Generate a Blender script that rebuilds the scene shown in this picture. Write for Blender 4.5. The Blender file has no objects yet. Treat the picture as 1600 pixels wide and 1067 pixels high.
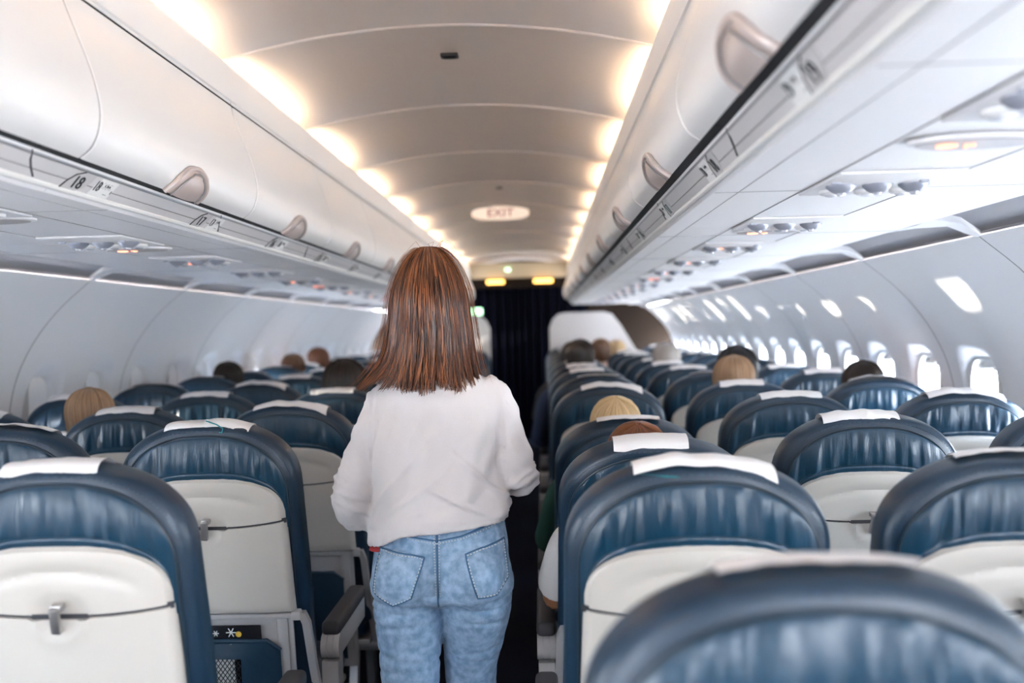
import bpy, bmesh, math, random
from mathutils import Vector, Matrix, noise
from mathutils.bvhtree import BVHTree
PI = math.pi
sin, cos = math.sin, math.cos
R = math.radians
rnd = random.Random(7)
SC = bpy.context.scene
COL = SC.collection

# ------------------------------------------------------------------ camera
CAMX, CAMZ, FPX = 0.28, 1.42, 1556.0
cam_d = bpy.data.cameras.new('camera')
cam_d.sensor_width = 36.0
cam_d.lens = FPX / 1600 * 36.0
cam_d.clip_start = 0.02
cam_d.dof.use_dof = True
cam_d.dof.focus_distance = 2.42
cam_d.dof.aperture_fstop = 2.0
cam = bpy.data.objects.new('camera', cam_d)
COL.objects.link(cam)
roll = R(1.35)
Yc = Vector((48, 21, -FPX)).normalized()                 # the aisle direction seen by the camera
Zc = Vector((-sin(roll), cos(roll), 0)); Zc = (Zc - Yc * Zc.dot(Yc)).normalized()
Xc = Yc.cross(Zc)
cam.matrix_world = Matrix.Translation((CAMX, 0, CAMZ)) @ Matrix((Xc, Yc, Zc)).to_4x4()
SC.camera = cam

# ------------------------------------------------------------------ exposure, sky, sun
SC.view_settings.view_transform = 'Standard'
SC.view_settings.look = 'None'
SC.view_settings.gamma = 1.0
SC.view_settings.exposure = 1.45
SC.view_settings.use_curve_mapping = False
W = bpy.data.worlds.new('sky'); SC.world = W; W.use_nodes = True
nt = W.node_tree; nt.nodes.clear()
wo = nt.nodes.new('ShaderNodeOutputWorld'); bg = nt.nodes.new('ShaderNodeBackground')
tc = nt.nodes.new('ShaderNodeTexCoord'); sp = nt.nodes.new('ShaderNodeSeparateXYZ'); cr = nt.nodes.new('ShaderNodeValToRGB')
mr = nt.nodes.new('ShaderNodeMapRange'); mr.inputs[1].default_value = -1; mr.inputs[2].default_value = 1
nt.links.new(tc.outputs['Generated'], sp.inputs[0]); nt.links.new(sp.outputs['Z'], mr.inputs[0]); nt.links.new(mr.outputs[0], cr.inputs[0])
e = cr.color_ramp.elements
e[0].position = 0.0; e[0].color = (0.60, 0.62, 0.68, 1)
e[1].position = 1.0; e[1].color = (0.20, 0.42, 0.95, 1)
m_ = e.new(0.50); m_.color = (0.92, 0.95, 1.0, 1)
m_ = e.new(0.62); m_.color = (0.55, 0.75, 1.0, 1)
nt.links.new(cr.outputs[0], bg.inputs[0]); nt.links.new(bg.outputs[0], wo.inputs[0])
bg.inputs[1].default_value = 23.0
SKY = bg
sun_d = bpy.data.lights.new('sun', 'SUN'); sun_d.energy = 4.5; sun_d.color = (1.0, 0.90, 0.76); sun_d.angle = R(0.6)
sun = bpy.data.objects.new('sun', sun_d); COL.objects.link(sun)
sun.rotation_mode = 'QUATERNION'
sun.rotation_quaternion = Vector((1.0, 0.22, 0.135)).normalized().to_track_quat('-Z', 'Y')
for s in (-1, 1):                                         # sampling portals in the two rows of windows
    ld = bpy.data.lights.new('window_portal', 'AREA'); ld.shape = 'RECTANGLE'; ld.size = 15.6; ld.size_y = 0.46
    ld.cycles.is_portal = True
    lo = bpy.data.objects.new('window_portal', ld); COL.objects.link(lo)
    lo.matrix_world = Matrix.Translation((s * 2.07, 5.3, 1.10)) @ Matrix(((0, 0, s), (1, 0, 0), (0, s, 0))).to_4x4()

# ------------------------------------------------------------------ materials
def mat(name, col, rough=0.5, metal=0.0, bump=0.0, bscale=60.0, var=0.0, vscale=6.0, emis=None, estr=0.0,
        coat=0.0, stretch=None, sheen=0.0, trans=0.0, sss=0.0, wrink=0.0, wscale=(30, 30, 5), spec=None):
    m = bpy.data.materials.new(name); m.use_nodes = True
    n = m.node_tree.nodes; L = m.node_tree.links
    b = n['Principled BSDF']
    b.inputs['Base Color'].default_value = (*col, 1)
    b.inputs['Roughness'].default_value = rough
    b.inputs['Metallic'].default_value = metal
    if spec is not None: b.inputs['Specular IOR Level'].default_value = spec
    if coat: b.inputs['Coat Weight'].default_value = coat; b.inputs['Coat Roughness'].default_value = 0.25
    if sheen: b.inputs['Sheen Weight'].default_value = sheen
    if trans: b.inputs['Transmission Weight'].default_value = trans
    if sss: b.inputs['Subsurface Weight'].default_value = sss; b.inputs['Subsurface Radius'].default_value = (.02, .008, .004); b.inputs['Subsurface Scale'].default_value = .3
    if emis: b.inputs['Emission Color'].default_value = (*emis, 1); b.inputs['Emission Strength'].default_value = estr
    if bump or var or wrink:
        t = n.new('ShaderNodeTexCoord'); mp = n.new('ShaderNodeMapping'); L.new(t.outputs['Object'], mp.inputs[0])
        if stretch: mp.inputs['Scale'].default_value = stretch
    if var:
        q = n.new('ShaderNodeTexNoise'); q.inputs['Scale'].default_value = vscale; q.inputs['Detail'].default_value = 5
        L.new(mp.outputs[0], q.inputs['Vector'])
        r = n.new('ShaderNodeValToRGB'); L.new(q.outputs[0], r.inputs[0])
        r.color_ramp.elements[0].position = .3; r.color_ramp.elements[1].position = .7
        r.color_ramp.elements[0].color = (*[c * (1 - var) for c in col], 1)
        r.color_ramp.elements[1].color = (*[min(1, c * (1 + var)) for c in col], 1)
        L.new(r.outputs[0], b.inputs['Base Color'])
    last = None
    if bump:
        q = n.new('ShaderNodeTexNoise'); q.inputs['Scale'].default_value = bscale; q.inputs['Detail'].default_value = 4
        L.new(mp.outputs[0], q.inputs['Vector'])
        bp = n.new('ShaderNodeBump'); bp.inputs['Strength'].default_value = bump; bp.inputs['Distance'].default_value = .002
        L.new(q.outputs[0], bp.inputs['Height']); last = bp
    if wrink:
        mp2 = n.new('ShaderNodeMapping'); mp2.inputs['Scale'].default_value = wscale; L.new(t.outputs['Object'], mp2.inputs[0])
        q = n.new('ShaderNodeTexNoise'); q.inputs['Scale'].default_value = 1; q.inputs['Detail'].default_value = 2; q.inputs['Distortion'].default_value = .6
        L.new(mp2.outputs[0], q.inputs['Vector'])
        bp = n.new('ShaderNodeBump'); bp.inputs['Strength'].default_value = wrink; bp.inputs['Distance'].default_value = .01
        L.new(q.outputs[0], bp.inputs['Height'])
        if last: L.new(last.outputs[0], bp.inputs['Normal'])
        last = bp
    if last: L.new(last.outputs[0], b.inputs['Normal'])
    return m

M = {}
M['leather'] = mat('navy_leather', (.004, .022, .046), .34, bump=.25, bscale=350, coat=.12, var=.12, vscale=9, wrink=.15, wscale=(12, 12, 7))
M['leather_back'] = mat('gathered_navy_leather', (.004, .034, .066), .31, bump=.2, bscale=350, coat=.15, wrink=.45, wscale=(34, 20, 5))
M['piping'] = mat('dark_piping', (.006, .020, .035), .4)
M['stitch'] = mat('blue_stitch', (.02, .06, .10), .7)
M['shell'] = mat('seat_shell_plastic', (.52, .48, .425), .38, bump=.05, bscale=500)
M['shell_line'] = mat('shell_shadow_gap', (.03, .03, .035), .6)
M['cloth'] = mat('headrest_paper', (.86, .83, .81), .8, bump=.3, bscale=60)
M['teal'] = mat('teal_edge', (.02, .25, .28), .6)
M['latch'] = mat('metal_latch', (.42, .40, .38), .3, .8)
M['frame'] = mat('grey_seat_frame', (.34, .32, .31), .4, .3)
M['armpad'] = mat('charcoal_armrest', (.030, .027, .030), .6, bump=.2, bscale=200)
M['armgrey'] = mat('grey_arm_plastic', (.42, .40, .385), .45)
M['white'] = mat('cabin_white', (.80, .775, .75), .38, bump=.04, bscale=300)
M['binwhite'] = mat('bin_white', (.82, .795, .77), .30, bump=.04, bscale=300)
M['under'] = mat('bin_underside', (.86, .83, .82), .42, bump=.05, bscale=300)
M['wall'] = mat('wall_lining', (.80, .79, .79), .45, bump=.04, bscale=300)
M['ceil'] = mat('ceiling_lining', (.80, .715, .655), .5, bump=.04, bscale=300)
M['trimw'] = mat('trim_white', (.80, .77, .74), .45)
M['rail'] = mat('label_rail', (.68, .655, .65), .3, .1)
M['fine'] = mat('fine_joint', (.36, .34, .33), .6)
M['railw'] = mat('rail_edge', (.85, .83, .79), .4)
M['black'] = mat('black_rubber', (.012, .012, .015), .5)
M['gap'] = mat('seam_gap', (.10, .095, .09), .7)
M['greystrip'] = mat('grey_vent_strip', (.24, .235, .25), .55)
M['handle'] = mat('beige_handle', (.55, .46, .42), .3, .1)
M['plate'] = mat('number_plate', (.56, .54, .53), .4)
M['sticker'] = mat('white_sticker', (.85, .84, .82), .5)
M['ink'] = mat('black_ink', (.01, .01, .012), .5)
M['greenink'] = mat('dark_green_ink', (.01, .06, .04), .5)
M['carpet'] = mat('navy_carpet', (.008, .009, .018), 1.0, bump=.8, bscale=400, spec=.1)
M['curtain'] = mat('navy_curtain', (.0035, .004, .009), 1.0, bump=.3, bscale=200, spec=.05)
M['bulk'] = mat('bulkhead', (.70, .66, .65), .5)
M['brown'] = mat('dark_brown_panel', (.014, .009, .006), .8, spec=.1)
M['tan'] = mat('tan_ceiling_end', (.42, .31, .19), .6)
M['lamp'] = mat('cove_lamp', (1, .8, .5), .5, emis=(1.0, .78, .54), estr=16.5)
M['lamp_end'] = mat('amber_lamp', (1, .6, .2), .5, emis=(1.0, .50, .10), estr=2.2)
M['glow_red'] = mat('lit_sign', (.9, .3, .2), .5, emis=(1.0, .30, .16), estr=1.1)
M['glow_green'] = mat('lit_green_sign', (.5, .9, .5), .5, emis=(.45, 1.0, .55), estr=1.6)
M['signw'] = mat('sign_face', (.8, .72, .64), .4, emis=(1, .8, .65), estr=.25)
M['redink'] = mat('red_sign_ink', (.35, .03, .03), .5)
M['lens'] = mat('lamp_lens', (.75, .75, .78), .15, .3)
M['ventdark'] = mat('grey_vent', (.36, .37, .42), .35, .3)
M['oval'] = mat('grey_oval', (.40, .36, .35), .35)
M['pocket'] = mat('pocket_leather', (.010, .035, .062), .4, bump=.2, bscale=300, wrink=.5, wscale=(10, 8, 14))
M['net'] = mat('black_net', (.012, .012, .014), .6)
M['mag'] = mat('black_magazine', (.012, .012, .014), .25)
M['magw'] = mat('printed_white', (.8, .8, .78), .4)
M['gold'] = mat('printed_gold', (.65, .40, .05), .4)
M['seatcush'] = mat('seat_leather', (.010, .038, .065), .4, bump=.2, bscale=350)
M['metal'] = mat('leg_metal', (.35, .35, .36), .3, .9)
M['dark'] = mat('dark_recess', (.02, .02, .022), .8)
g = bpy.data.materials.new('window_glass'); g.use_nodes = True
n = g.node_tree.nodes; n.clear(); L = g.node_tree.links
o_ = n.new('ShaderNodeOutputMaterial'); mx = n.new('ShaderNodeMixShader'); tr = n.new('ShaderNodeBsdfTransparent'); gl = n.new('ShaderNodeBsdfGlossy')
fr = n.new('ShaderNodeFresnel'); fr.inputs[0].default_value = 1.45; gl.inputs['Roughness'].default_value = .02
tr.inputs[0].default_value = (.93, .95, .96, 1)
L.new(fr.outputs[0], mx.inputs[0]); L.new(tr.outputs[0], mx.inputs[1]); L.new(gl.outputs[0], mx.inputs[2]); L.new(mx.outputs[0], o_.inputs[0])
M['glass'] = g

# ------------------------------------------------------------------ mesh helpers
class MB:
    def __init__(s): s.v = []; s.f = []; s.m = []
    def add(s, vs, fs, mi=0):
        o = len(s.v); s.v += [tuple(p) for p in vs]
        for f in fs: s.f.append([i + o for i in f]); s.m.append(mi)
        return s
    def grid(s, P, cu=False, cv=False, mi=0, flip=False):
        nu, nv = len(P), len(P[0]); vs = [p for r in P for p in r]; fs = []
        for i in range(nu if cu else nu - 1):
            for j in range(nv if cv else nv - 1):
                a, b, c, d = i * nv + j, ((i + 1) % nu) * nv + j, ((i + 1) % nu) * nv + (j + 1) % nv, i * nv + (j + 1) % nv
                fs.append([a, d, c, b] if flip else [a, b, c, d])
        return s.add(vs, fs, mi)
    def loft(s, rings, mi=0, caps=True):
        k = len(rings[0]); s.grid(rings, False, True, mi)
        if caps:
            s.add(rings[0], [list(range(k))], mi); s.add(rings[-1], [list(range(k))[::-1]], mi)
        return s
    def tube(s, path, r, k=8, mi=0, closed=False, flat=1.0, caps=True):
        P = [Vector(p) for p in path]; n = len(P); rings = []
        t0 = (P[1] - P[0]).normalized(); ref = Vector((0, 0, 1)) if abs(t0.z) < .9 else Vector((1, 0, 0))
        u = t0.cross(ref).normalized()
        for i, p in enumerate(P):
            if closed: t = (P[(i + 1) % n] - P[i - 1])
            else: t = P[min(i + 1, n - 1)] - P[max(i - 1, 0)]
            t.normalize(); u = (u - t * u.dot(t)); u = u.normalized() if u.length > 1e-9 else t.orthogonal().normalized(); w = t.cross(u)
            rr = r[i] if isinstance(r, (list, tuple)) else r
            rings.append([p + u * cos(a) * rr + w * sin(a) * rr * flat for a in [2 * PI * j / k for j in range(k)]])
        if closed: return s.grid(rings, True, True, mi)
        return s.loft(rings, mi, caps)
    def box(s, c, d, r=0.0, seg=2, mi=0, rot=None):
        bm = bmesh.new(); bmesh.ops.create_cube(bm, size=1)
        bmesh.ops.scale(bm, vec=d, verts=bm.verts)
        if r: bmesh.ops.bevel(bm, geom=list(bm.edges), offset=min(r, min(d) * .49), segments=seg, profile=.5, affect='EDGES')
        if rot: bmesh.ops.transform(bm, matrix=rot.to_4x4(), verts=bm.verts)
        bm.verts.index_update()
        s.add([v.co + Vector(c) for v in bm.verts], [[v.index for v in f.verts] for f in bm.faces], mi); bm.free(); return s
    def prism(s, pts, h, mi=0, M4=None):       # outline in xy, extruded 0..h along z
        k = len(pts); a = [Vector((p[0], p[1], 0)) for p in pts]; b = [Vector((p[0], p[1], h)) for p in pts]
        vs = a + b
        if M4: vs = [M4 @ v for v in vs]
        fs = [list(range(k))[::-1], [k + i for i in range(k)]] + [[i, (i + 1) % k, k + (i + 1) % k, k + i] for i in range(k)]
        return s.add(vs, fs, mi)
    def ell(s, c, r, k=16, l=10, mi=0):
        rings = []
        for i in range(1, l):
            a = PI * i / l
            rings.append([(c[0] + r[0] * sin(a) * cos(2 * PI * j / k), c[1] + r[1] * sin(a) * sin(2 * PI * j / k), c[2] - r[2] * cos(a)) for j in range(k)])
        return s.loft(rings, mi)
    def data(s, name, mats, smooth=40, recalc=True):
        me = bpy.data.meshes.new(name); me.from_pydata(s.v, [], s.f)
        for m in (mats if isinstance(mats, (list, tuple)) else [mats]): me.materials.append(m)
        me.polygons.foreach_set('material_index', s.m)
        bm = bmesh.new(); bm.from_mesh(me)
        bmesh.ops.remove_doubles(bm, verts=bm.verts, dist=1e-5)
        if recalc: bmesh.ops.recalc_face_normals(bm, faces=bm.faces)
        bm.to_mesh(me); bm.free()
        if smooth:
            me.polygons.foreach_set('use_smooth', [True] * len(me.polygons)); me.set_sharp_from_angle(angle=R(smooth))
        me.update(); return me
    def build(s, name, mats, parent=None, smooth=40, recalc=True):
        return link(name, s.data(name, mats, smooth, recalc), parent)

def link(name, me, parent=None, loc=None, rot=None):
    o = bpy.data.objects.new(name, me); COL.objects.link(o)
    if parent: o.parent = parent
    if loc: o.location = loc
    if rot: o.rotation_euler = rot
    return o
def tag(o, label=None, cat=None, group=None, kind=None):
    if label: o['label'] = label
    if cat: o['category'] = cat
    if group: o['group'] = group
    if kind: o['kind'] = kind
    return o
def thing(name, label, cat, loc=(0, 0, 0), group=None, rz=0):
    o = link(name, None, None, loc, (0, 0, rz)); o.empty_display_size = .1
    return tag(o, label, cat, group)
def struct(o): o['kind'] = 'structure'; return o
KIDS = {}
def kids(o): return [c for c in bpy.data.objects if c.parent == o]
def tree(o):                                    # snapshot of a prototype and its parts
    return (o, [tree(c) for c in kids(o)])
def copy_tree(t, parent=None, skip=()):
    src, ch = t
    c = src.copy(); COL.objects.link(c); c.parent = parent
    for x in ch:
        if x[0].name.split('.')[0] not in skip: copy_tree(x, c, skip)
    return c
_tx = {}
def text_data(s, size, mt, depth=.0006):
    k = (s, size, mt.name)
    if k in _tx: return _tx[k]
    cu = bpy.data.curves.new('t', 'FONT'); cu.body = s; cu.size = size; cu.extrude = depth; cu.align_x = 'CENTER'; cu.align_y = 'CENTER'; cu.resolution_u = 3
    o = bpy.data.objects.new('t', cu); COL.objects.link(o)
    dg = bpy.context.evaluated_depsgraph_get(); me = bpy.data.meshes.new_from_object(o.evaluated_get(dg))
    bpy.data.objects.remove(o); me.materials.clear(); me.materials.append(mt); me.name = 'lettering'
    _tx[k] = me; return me
def lerp(a, b, t): return a + (b - a) * t
def interp(tab, x):
    if x <= tab[0][0]: return tab[0][1]
    for (a, fa), (b, fb) in zip(tab, tab[1:]):
        if x <= b:
            t = (x - a) / (b - a); return fa + (fb - fa) * t
    return tab[-1][1]
def spline(tab, x):                              # smooth (catmull-rom) interpolation of a table
    n = len(tab)
    if x <= tab[0][0]: return tab[0][1]
    if x >= tab[-1][0]: return tab[-1][1]
    for i in range(n - 1):
        if x <= tab[i + 1][0]: break
    x0, y0 = tab[i]; x1, y1 = tab[i + 1]
    m0 = (y1 - tab[i - 1][1]) / (x1 - tab[i - 1][0]) if i > 0 else (y1 - y0) / (x1 - x0)
    m1 = (tab[i + 2][1] - y0) / (tab[i + 2][0] - x0) if i < n - 2 else (y1 - y0) / (x1 - x0)
    h = x1 - x0; t = (x - x0) / h
    return (2*t**3 - 3*t*t + 1)*y0 + (t**3 - 2*t*t + t)*h*m0 + (-2*t**3 + 3*t*t)*y1 + (t**3 - t*t)*h*m1
def frame(origin, x, y, z):                      # 4x4 from axes
    m = Matrix((Vector(x).normalized(), Vector(y).normalized(), Vector(z).normalized())).transposed().to_4x4()
    m.translation = Vector(origin); return m
def remesh(mb, name, voxel, smooth_it=6, mats=None, factor=.5):
    me = mb.data('tmp', M['white'], 0)
    o = bpy.data.objects.new('tmp', me); COL.objects.link(o)
    r = o.modifiers.new('r', 'REMESH'); r.mode = 'VOXEL'; r.voxel_size = voxel; r.adaptivity = 0
    s = o.modifiers.new('s', 'SMOOTH'); s.iterations = smooth_it; s.factor = factor
    dg = bpy.context.evaluated_depsgraph_get(); out = bpy.data.meshes.new_from_object(o.evaluated_get(dg))
    bpy.data.objects.remove(o); bpy.data.meshes.remove(me)
    out.name = name; out.materials.clear()
    for m in (mats or []): out.materials.append(m)
    out.polygons.foreach_set('use_smooth', [True] * len(out.polygons)); out.update()
    return out

# ------------------------------------------------------------------ the cabin shell
Y0, Y1 = -2.32, 12.95
WT = [(0, 1.80), (.3, 1.86), (.6, 1.92), (.85, 1.94), (1.10, 1.92), (1.27, 1.88), (1.42, 1.80), (1.55, 1.69), (1.66, 1.56)]
def wx(z): return spline(WT, z)
mb = MB(); mb.box((0, (Y0 + Y1) / 2, -.02), (4.0, Y1 - Y0, .04)); struct(mb.build('floor', M['carpet']))

SEAM0, PIT = 2.96, 1.06
seams = [SEAM0 + PIT * k for k in range(-5, 10)]
WZ, WHW, WHH = 1.10, .108, .160
win_ys = [s + d for s in seams for d in (.265, .795) if Y0 < s + d - .27 and s + d + .27 < Y1]
def sgnp(a, p): return math.copysign(abs(a) ** p, a)
def build_wall(s, name):
    w = MB(); g = .0028
    for yc in win_ys:
        k = round((yc - SEAM0) / PIT * 2 - .5)
        a = yc - .265 + (g if k % 2 == 0 else 0); b = yc + .265 - (g if k % 2 else 0)
        for z0, z1, nz in ((0, .80, 8), (1.40, 1.66, 8)):
            P = [[(s * wx(lerp(z0, z1, i / nz)), lerp(a, b, j / 4), lerp(z0, z1, i / nz)) for j in range(5)] for i in range(nz + 1)]
            w.grid(P, flip=s < 0)
        # window patch: rings from the cell edge to the hole
        angs = []
        hw, hh = .265, .30
        for q in range(64): angs.append(2 * PI * q / 64)
        ca_ = math.atan2(hh, hw); angs += [ca_, PI - ca_, PI + ca_, 2 * PI - ca_]; angs.sort()
        rings = []
        for t in (0, .25, .5, .75, .9, 1.0, 1.08, 1.16, 1.22):
            ring = []
            for an in angs:
                ca, sa = cos(an), sin(an)
                rr = 1 / max(abs(ca) / hw, abs(sa) / hh); ex, ez = rr * ca, rr * sa          # on the rectangle
                bx, bz = .165 * sgnp(ca, .55), .215 * sgnp(sa, .55)                          # bowl edge
                hx, hz = WHW * sgnp(ca, .5), WHH * sgnp(sa, .5)                              # the hole
                if t <= 1: px, pz = lerp(ex, bx, t), lerp(ez, bz, t); dp = 0
                else:
                    u = (t - 1) / .22; px, pz = lerp(bx, hx, u), lerp(bz, hz, u); dp = .045 * u * u * (3 - 2 * u)
                y = yc + px
                if abs(px) > .264: y = a if px < 0 else b
                z = WZ + pz
                ring.append((s * (wx(z) + dp), y, z))
            rings.append(ring)
        w.grid(rings, False, True)
    for y in seams:                                                                          # dark joint behind every second gap
        P = [[(s * (wx(z) + .0035), y + d, z) for d in (-.06, .06)] for z in [1.66 * i / 30 for i in range(31)]]
        w.grid(P, mi=1)
    return struct(w.build(name, [M['wall'], M['gap']], smooth=35))
build_wall(-1, 'wall_left'); build_wall(1, 'wall_right')

# windows: a reveal ring, a pane and a partly drawn shade each
wm = MB(); N = 40
def ringw(hw, hh, x): return [(x, hw * sgnp(cos(2 * PI * i / N), .5), hh * sgnp(sin(2 * PI * i / N), .5)) for i in range(N)]
wm.loft([ringw(WHW + .004, WHH + .004, -.004), ringw(WHW, WHH, .01), ringw(WHW, WHH, .075), ringw(WHW + .03, WHH + .03, .075), ringw(WHW + .03, WHH + .03, .0)], caps=False)
reveal_me = wm.data('window_reveal', M['white'])
pm = MB(); pm.add([p for p in ringw(WHW, WHH, .06)], [list(range(N))]); pm.add([p for p in ringw(WHW, WHH, .066)], [list(range(N))[::-1]])
pane_me = pm.data('window_pane', M['glass'], smooth=0)
def shade_me(frac):
    s = MB(); z1 = WHH; z0 = WHH - 2 * WHH * frac
    s.box((.03, 0, (z0 + z1) / 2), (.004, 2 * WHW, z1 - z0), .001); s.box((.024, 0, z0 + .008), (.014, 2 * WHW * .96, .016), .005)
    s.box((.014, 0, z0 + .012), (.012, .06, .010), .004, mi=0)
    return s.data('window_shade', M['wall'])
shades = {f: shade_me(f) for f in (.12, .3, .40, .62, .70, .74, .98)}
wn = 0
for s in (-1, 1):
    for i, y in enumerate(win_ys):
        wn += 1
        o = link('window_%d' % wn, reveal_me, None, (s * wx(WZ), y, WZ), (0, 0, 0 if s > 0 else PI)); struct(o)
        link('pane', pane_me, o)
        if s < 0: f = (.12 if y > .4 else .70) if y < 1.5 else (.98 if 1.8 < y < 2.4 else (.62 if y < 3.4 else (.74 if y < 6 else .40)))  # left shade heights made up to control the sun, nearly shut beside the woman
        else: f = .12 if y > 2 else .3
        link('shade', shades[f], o)

# end walls
def wall_outline(extra=.1):
    zs = [1.66 * i / 16 for i in range(17)]
    L_ = [(-wx(z) - extra, z) for z in zs] + [(-1.5, 2.0), (-1.0, 2.35), (0, 2.5), (1.0, 2.35), (1.5, 2.0)] + [(wx(z) + extra, z) for z in reversed(zs)]
    return L_
mb = MB(); mb.prism([(x, z) for x, z in wall_outline()], .04, M4=frame((0, Y0, 0), (1, 0, 0), (0, 0, 1), (0, -1, 0))); struct(mb.build('wall_back', M['white'], smooth=0))
mb = MB(); mb.prism([(x, z) for x, z in wall_outline()], .04, M4=frame((0, Y1 + .04, 0), (1, 0, 0), (0, 0, 1), (0, -1, 0))); struct(mb.build('wall_front', M['brown'], smooth=0))

# ceiling: vaulted panels 1.02 m long with ribs, plus an unseen crown skin above the bins, added to block leaking sky light
def cz(x): return 2.296 - .074 * (x / .6) ** 2
CP = 1.02; cs = [1.84 + CP * k for k in range(-4, 11)]
mb = MB()
edges = [Y0] + [c for c in cs if Y0 < c < Y1 - .2] + [Y1]
for a, b in zip(edges, edges[1:]):
    ys = [a + .004 + (b - a - .008) * j / 12 for j in range(13)]
    P = [[(x, y, cz(x) + .034 * sin(PI * min(1, max(0, (y - a) / CP))) ** .8 * max(0, 1 - (x / .66) ** 4)) for y in ys] for x in [-.74 + 1.48 * i / 40 for i in range(41)]]
    mb.grid(P)
for c in edges[1:-1]:
    mb.tube([(x, c, cz(x) + .001) for x in [-.74 + 1.48 * i / 40 for i in range(41)]], .0065, 8)
P = [[(x, y, z) for y in (Y0, Y1)] for x, z in [(-2.02, 1.3), (-1.98, 1.6), (-1.75, 1.95), (-1.3, 2.28), (-.7, 2.45), (0, 2.5), (.7, 2.45), (1.3, 2.28), (1.75, 1.95), (1.98, 1.6), (2.02, 1.3)]]
mb.grid(P)
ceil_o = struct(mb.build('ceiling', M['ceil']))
# small fittings in the ceiling
t = MB(); t.box((0, 0, 0), (.058, .040, .012), .004); t.box((0, 0, -.007), (.04, .022, .004), .002)
tag(t.build('ceiling_sensor', M['black']), 'small dark oblong fitting in the middle of the ceiling nearest the camera', 'sensor').location = (.0, 3.22, cz(0) + .010)
t = MB(); t.tube([(0, 0, 0), (0, 0, -.012)], .022, 16)
tag(t.build('smoke_detector', M['frame']), 'small round grey disc on the ceiling just before the lozenge exit sign', 'detector').location = (.03, 6.2, cz(0) + .006)

# cove: trim boards, troughs and lamps
for s, nm in ((-1, 'trim_1'), (1, 'trim_2')):
    mb = MB()
    for a, b in zip(edges, edges[1:]):
        pr = [(.606, 2.094), (.600, 2.097), (.598, 2.15), (.600, 2.190), (.604, 2.196), (.610, 2.196), (.612, 2.190), (.612, 2.10), (.740, 2.10), (.742, 2.235), (.750, 2.235), (.750, 2.088), (.606, 2.088)]
        P = [[(s * x, y, z) for x, z in pr] for y in (a + .0015, b - .0015)]
        mb.grid(P, False, True)
        mb.box((s * .676, a, 2.16), (.125, .012, .118))
    mb.grid([[(s * .608, y, z) for z in (2.070, 2.096)] for y in (Y0, Y1)], mi=1)
    struct(mb.build(nm, [M['trimw'], M['black']], smooth=30))
lm = MB(); lm.box((0, .43, 0), (.022, .76, .022), .008); lamp_me = lm.data('cove_lamp', M['lamp'])
le = MB(); le.box((0, .034, 0), (.026, .028, .026), .006); le.box((0, .826, 0), (.026, .028, .026), .006)
lend_me = le.data('lamp_socket', M['trimw'])
for s in (-1, 1):
    for k, (a, b) in enumerate(zip(edges, edges[1:])):
        if b - a < .8: continue
        t = thing('cove_lamp', '%s warm tube lamp hidden behind the %s ceiling trim, %s' % ('glowing', 'left' if s < 0 else 'right',
              ['behind the camera', 'behind the camera', 'above the camera', 'in the nearest lit bay', 'in the second lit bay', 'in the third lit bay', 'in the fourth lit bay', 'in the fifth lit bay', 'in the sixth lit bay', 'in the seventh lit bay', 'in the eighth lit bay', 'in the ninth lit bay', 'in the tenth lit bay', 'in the eleventh lit bay', 'in the last bay'][min(k, 14)]), 'lamp', (s * .706, a, 2.122), 'lamps in the ceiling coves')
        link('tube', lamp_me, t); link('socket', lend_me, t)

# ------------------------------------------------------------------ overhead bins
DP = [(.602, 2.079), (.600, 2.06), (.590, 2.03), (.575, 1.99), (.558, 1.945), (.544, 1.90), (.536, 1.86), (.535, 1.83), (.541, 1.80), (.555, 1.774), (.577, 1.757)]
def door_pt(t, off=0):                           # t 0 bottom .. 1 top on the door surface, off towards the aisle
    n = len(DP) - 1; q = (1 - t) * n; i = min(int(q), n - 1); f = q - i
    # arc-length like smoothing through catmull-rom
    def P(k): return Vector(DP[max(0, min(n, k))])
    a, b, c, d = P(i - 1), P(i), P(i + 1), P(i + 2)
    p = .5 * ((2 * b) + (-a + c) * f + (2 * a - 5 * b + 4 * c - d) * f * f + (-a + 3 * b - 3 * c + d) * f ** 3)
    tg = (c - b).normalized(); nrm = Vector((tg.y, -tg.x))       # pointing to the aisle
    if nrm.x > 0: nrm = -nrm
    return p + nrm * off
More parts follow.
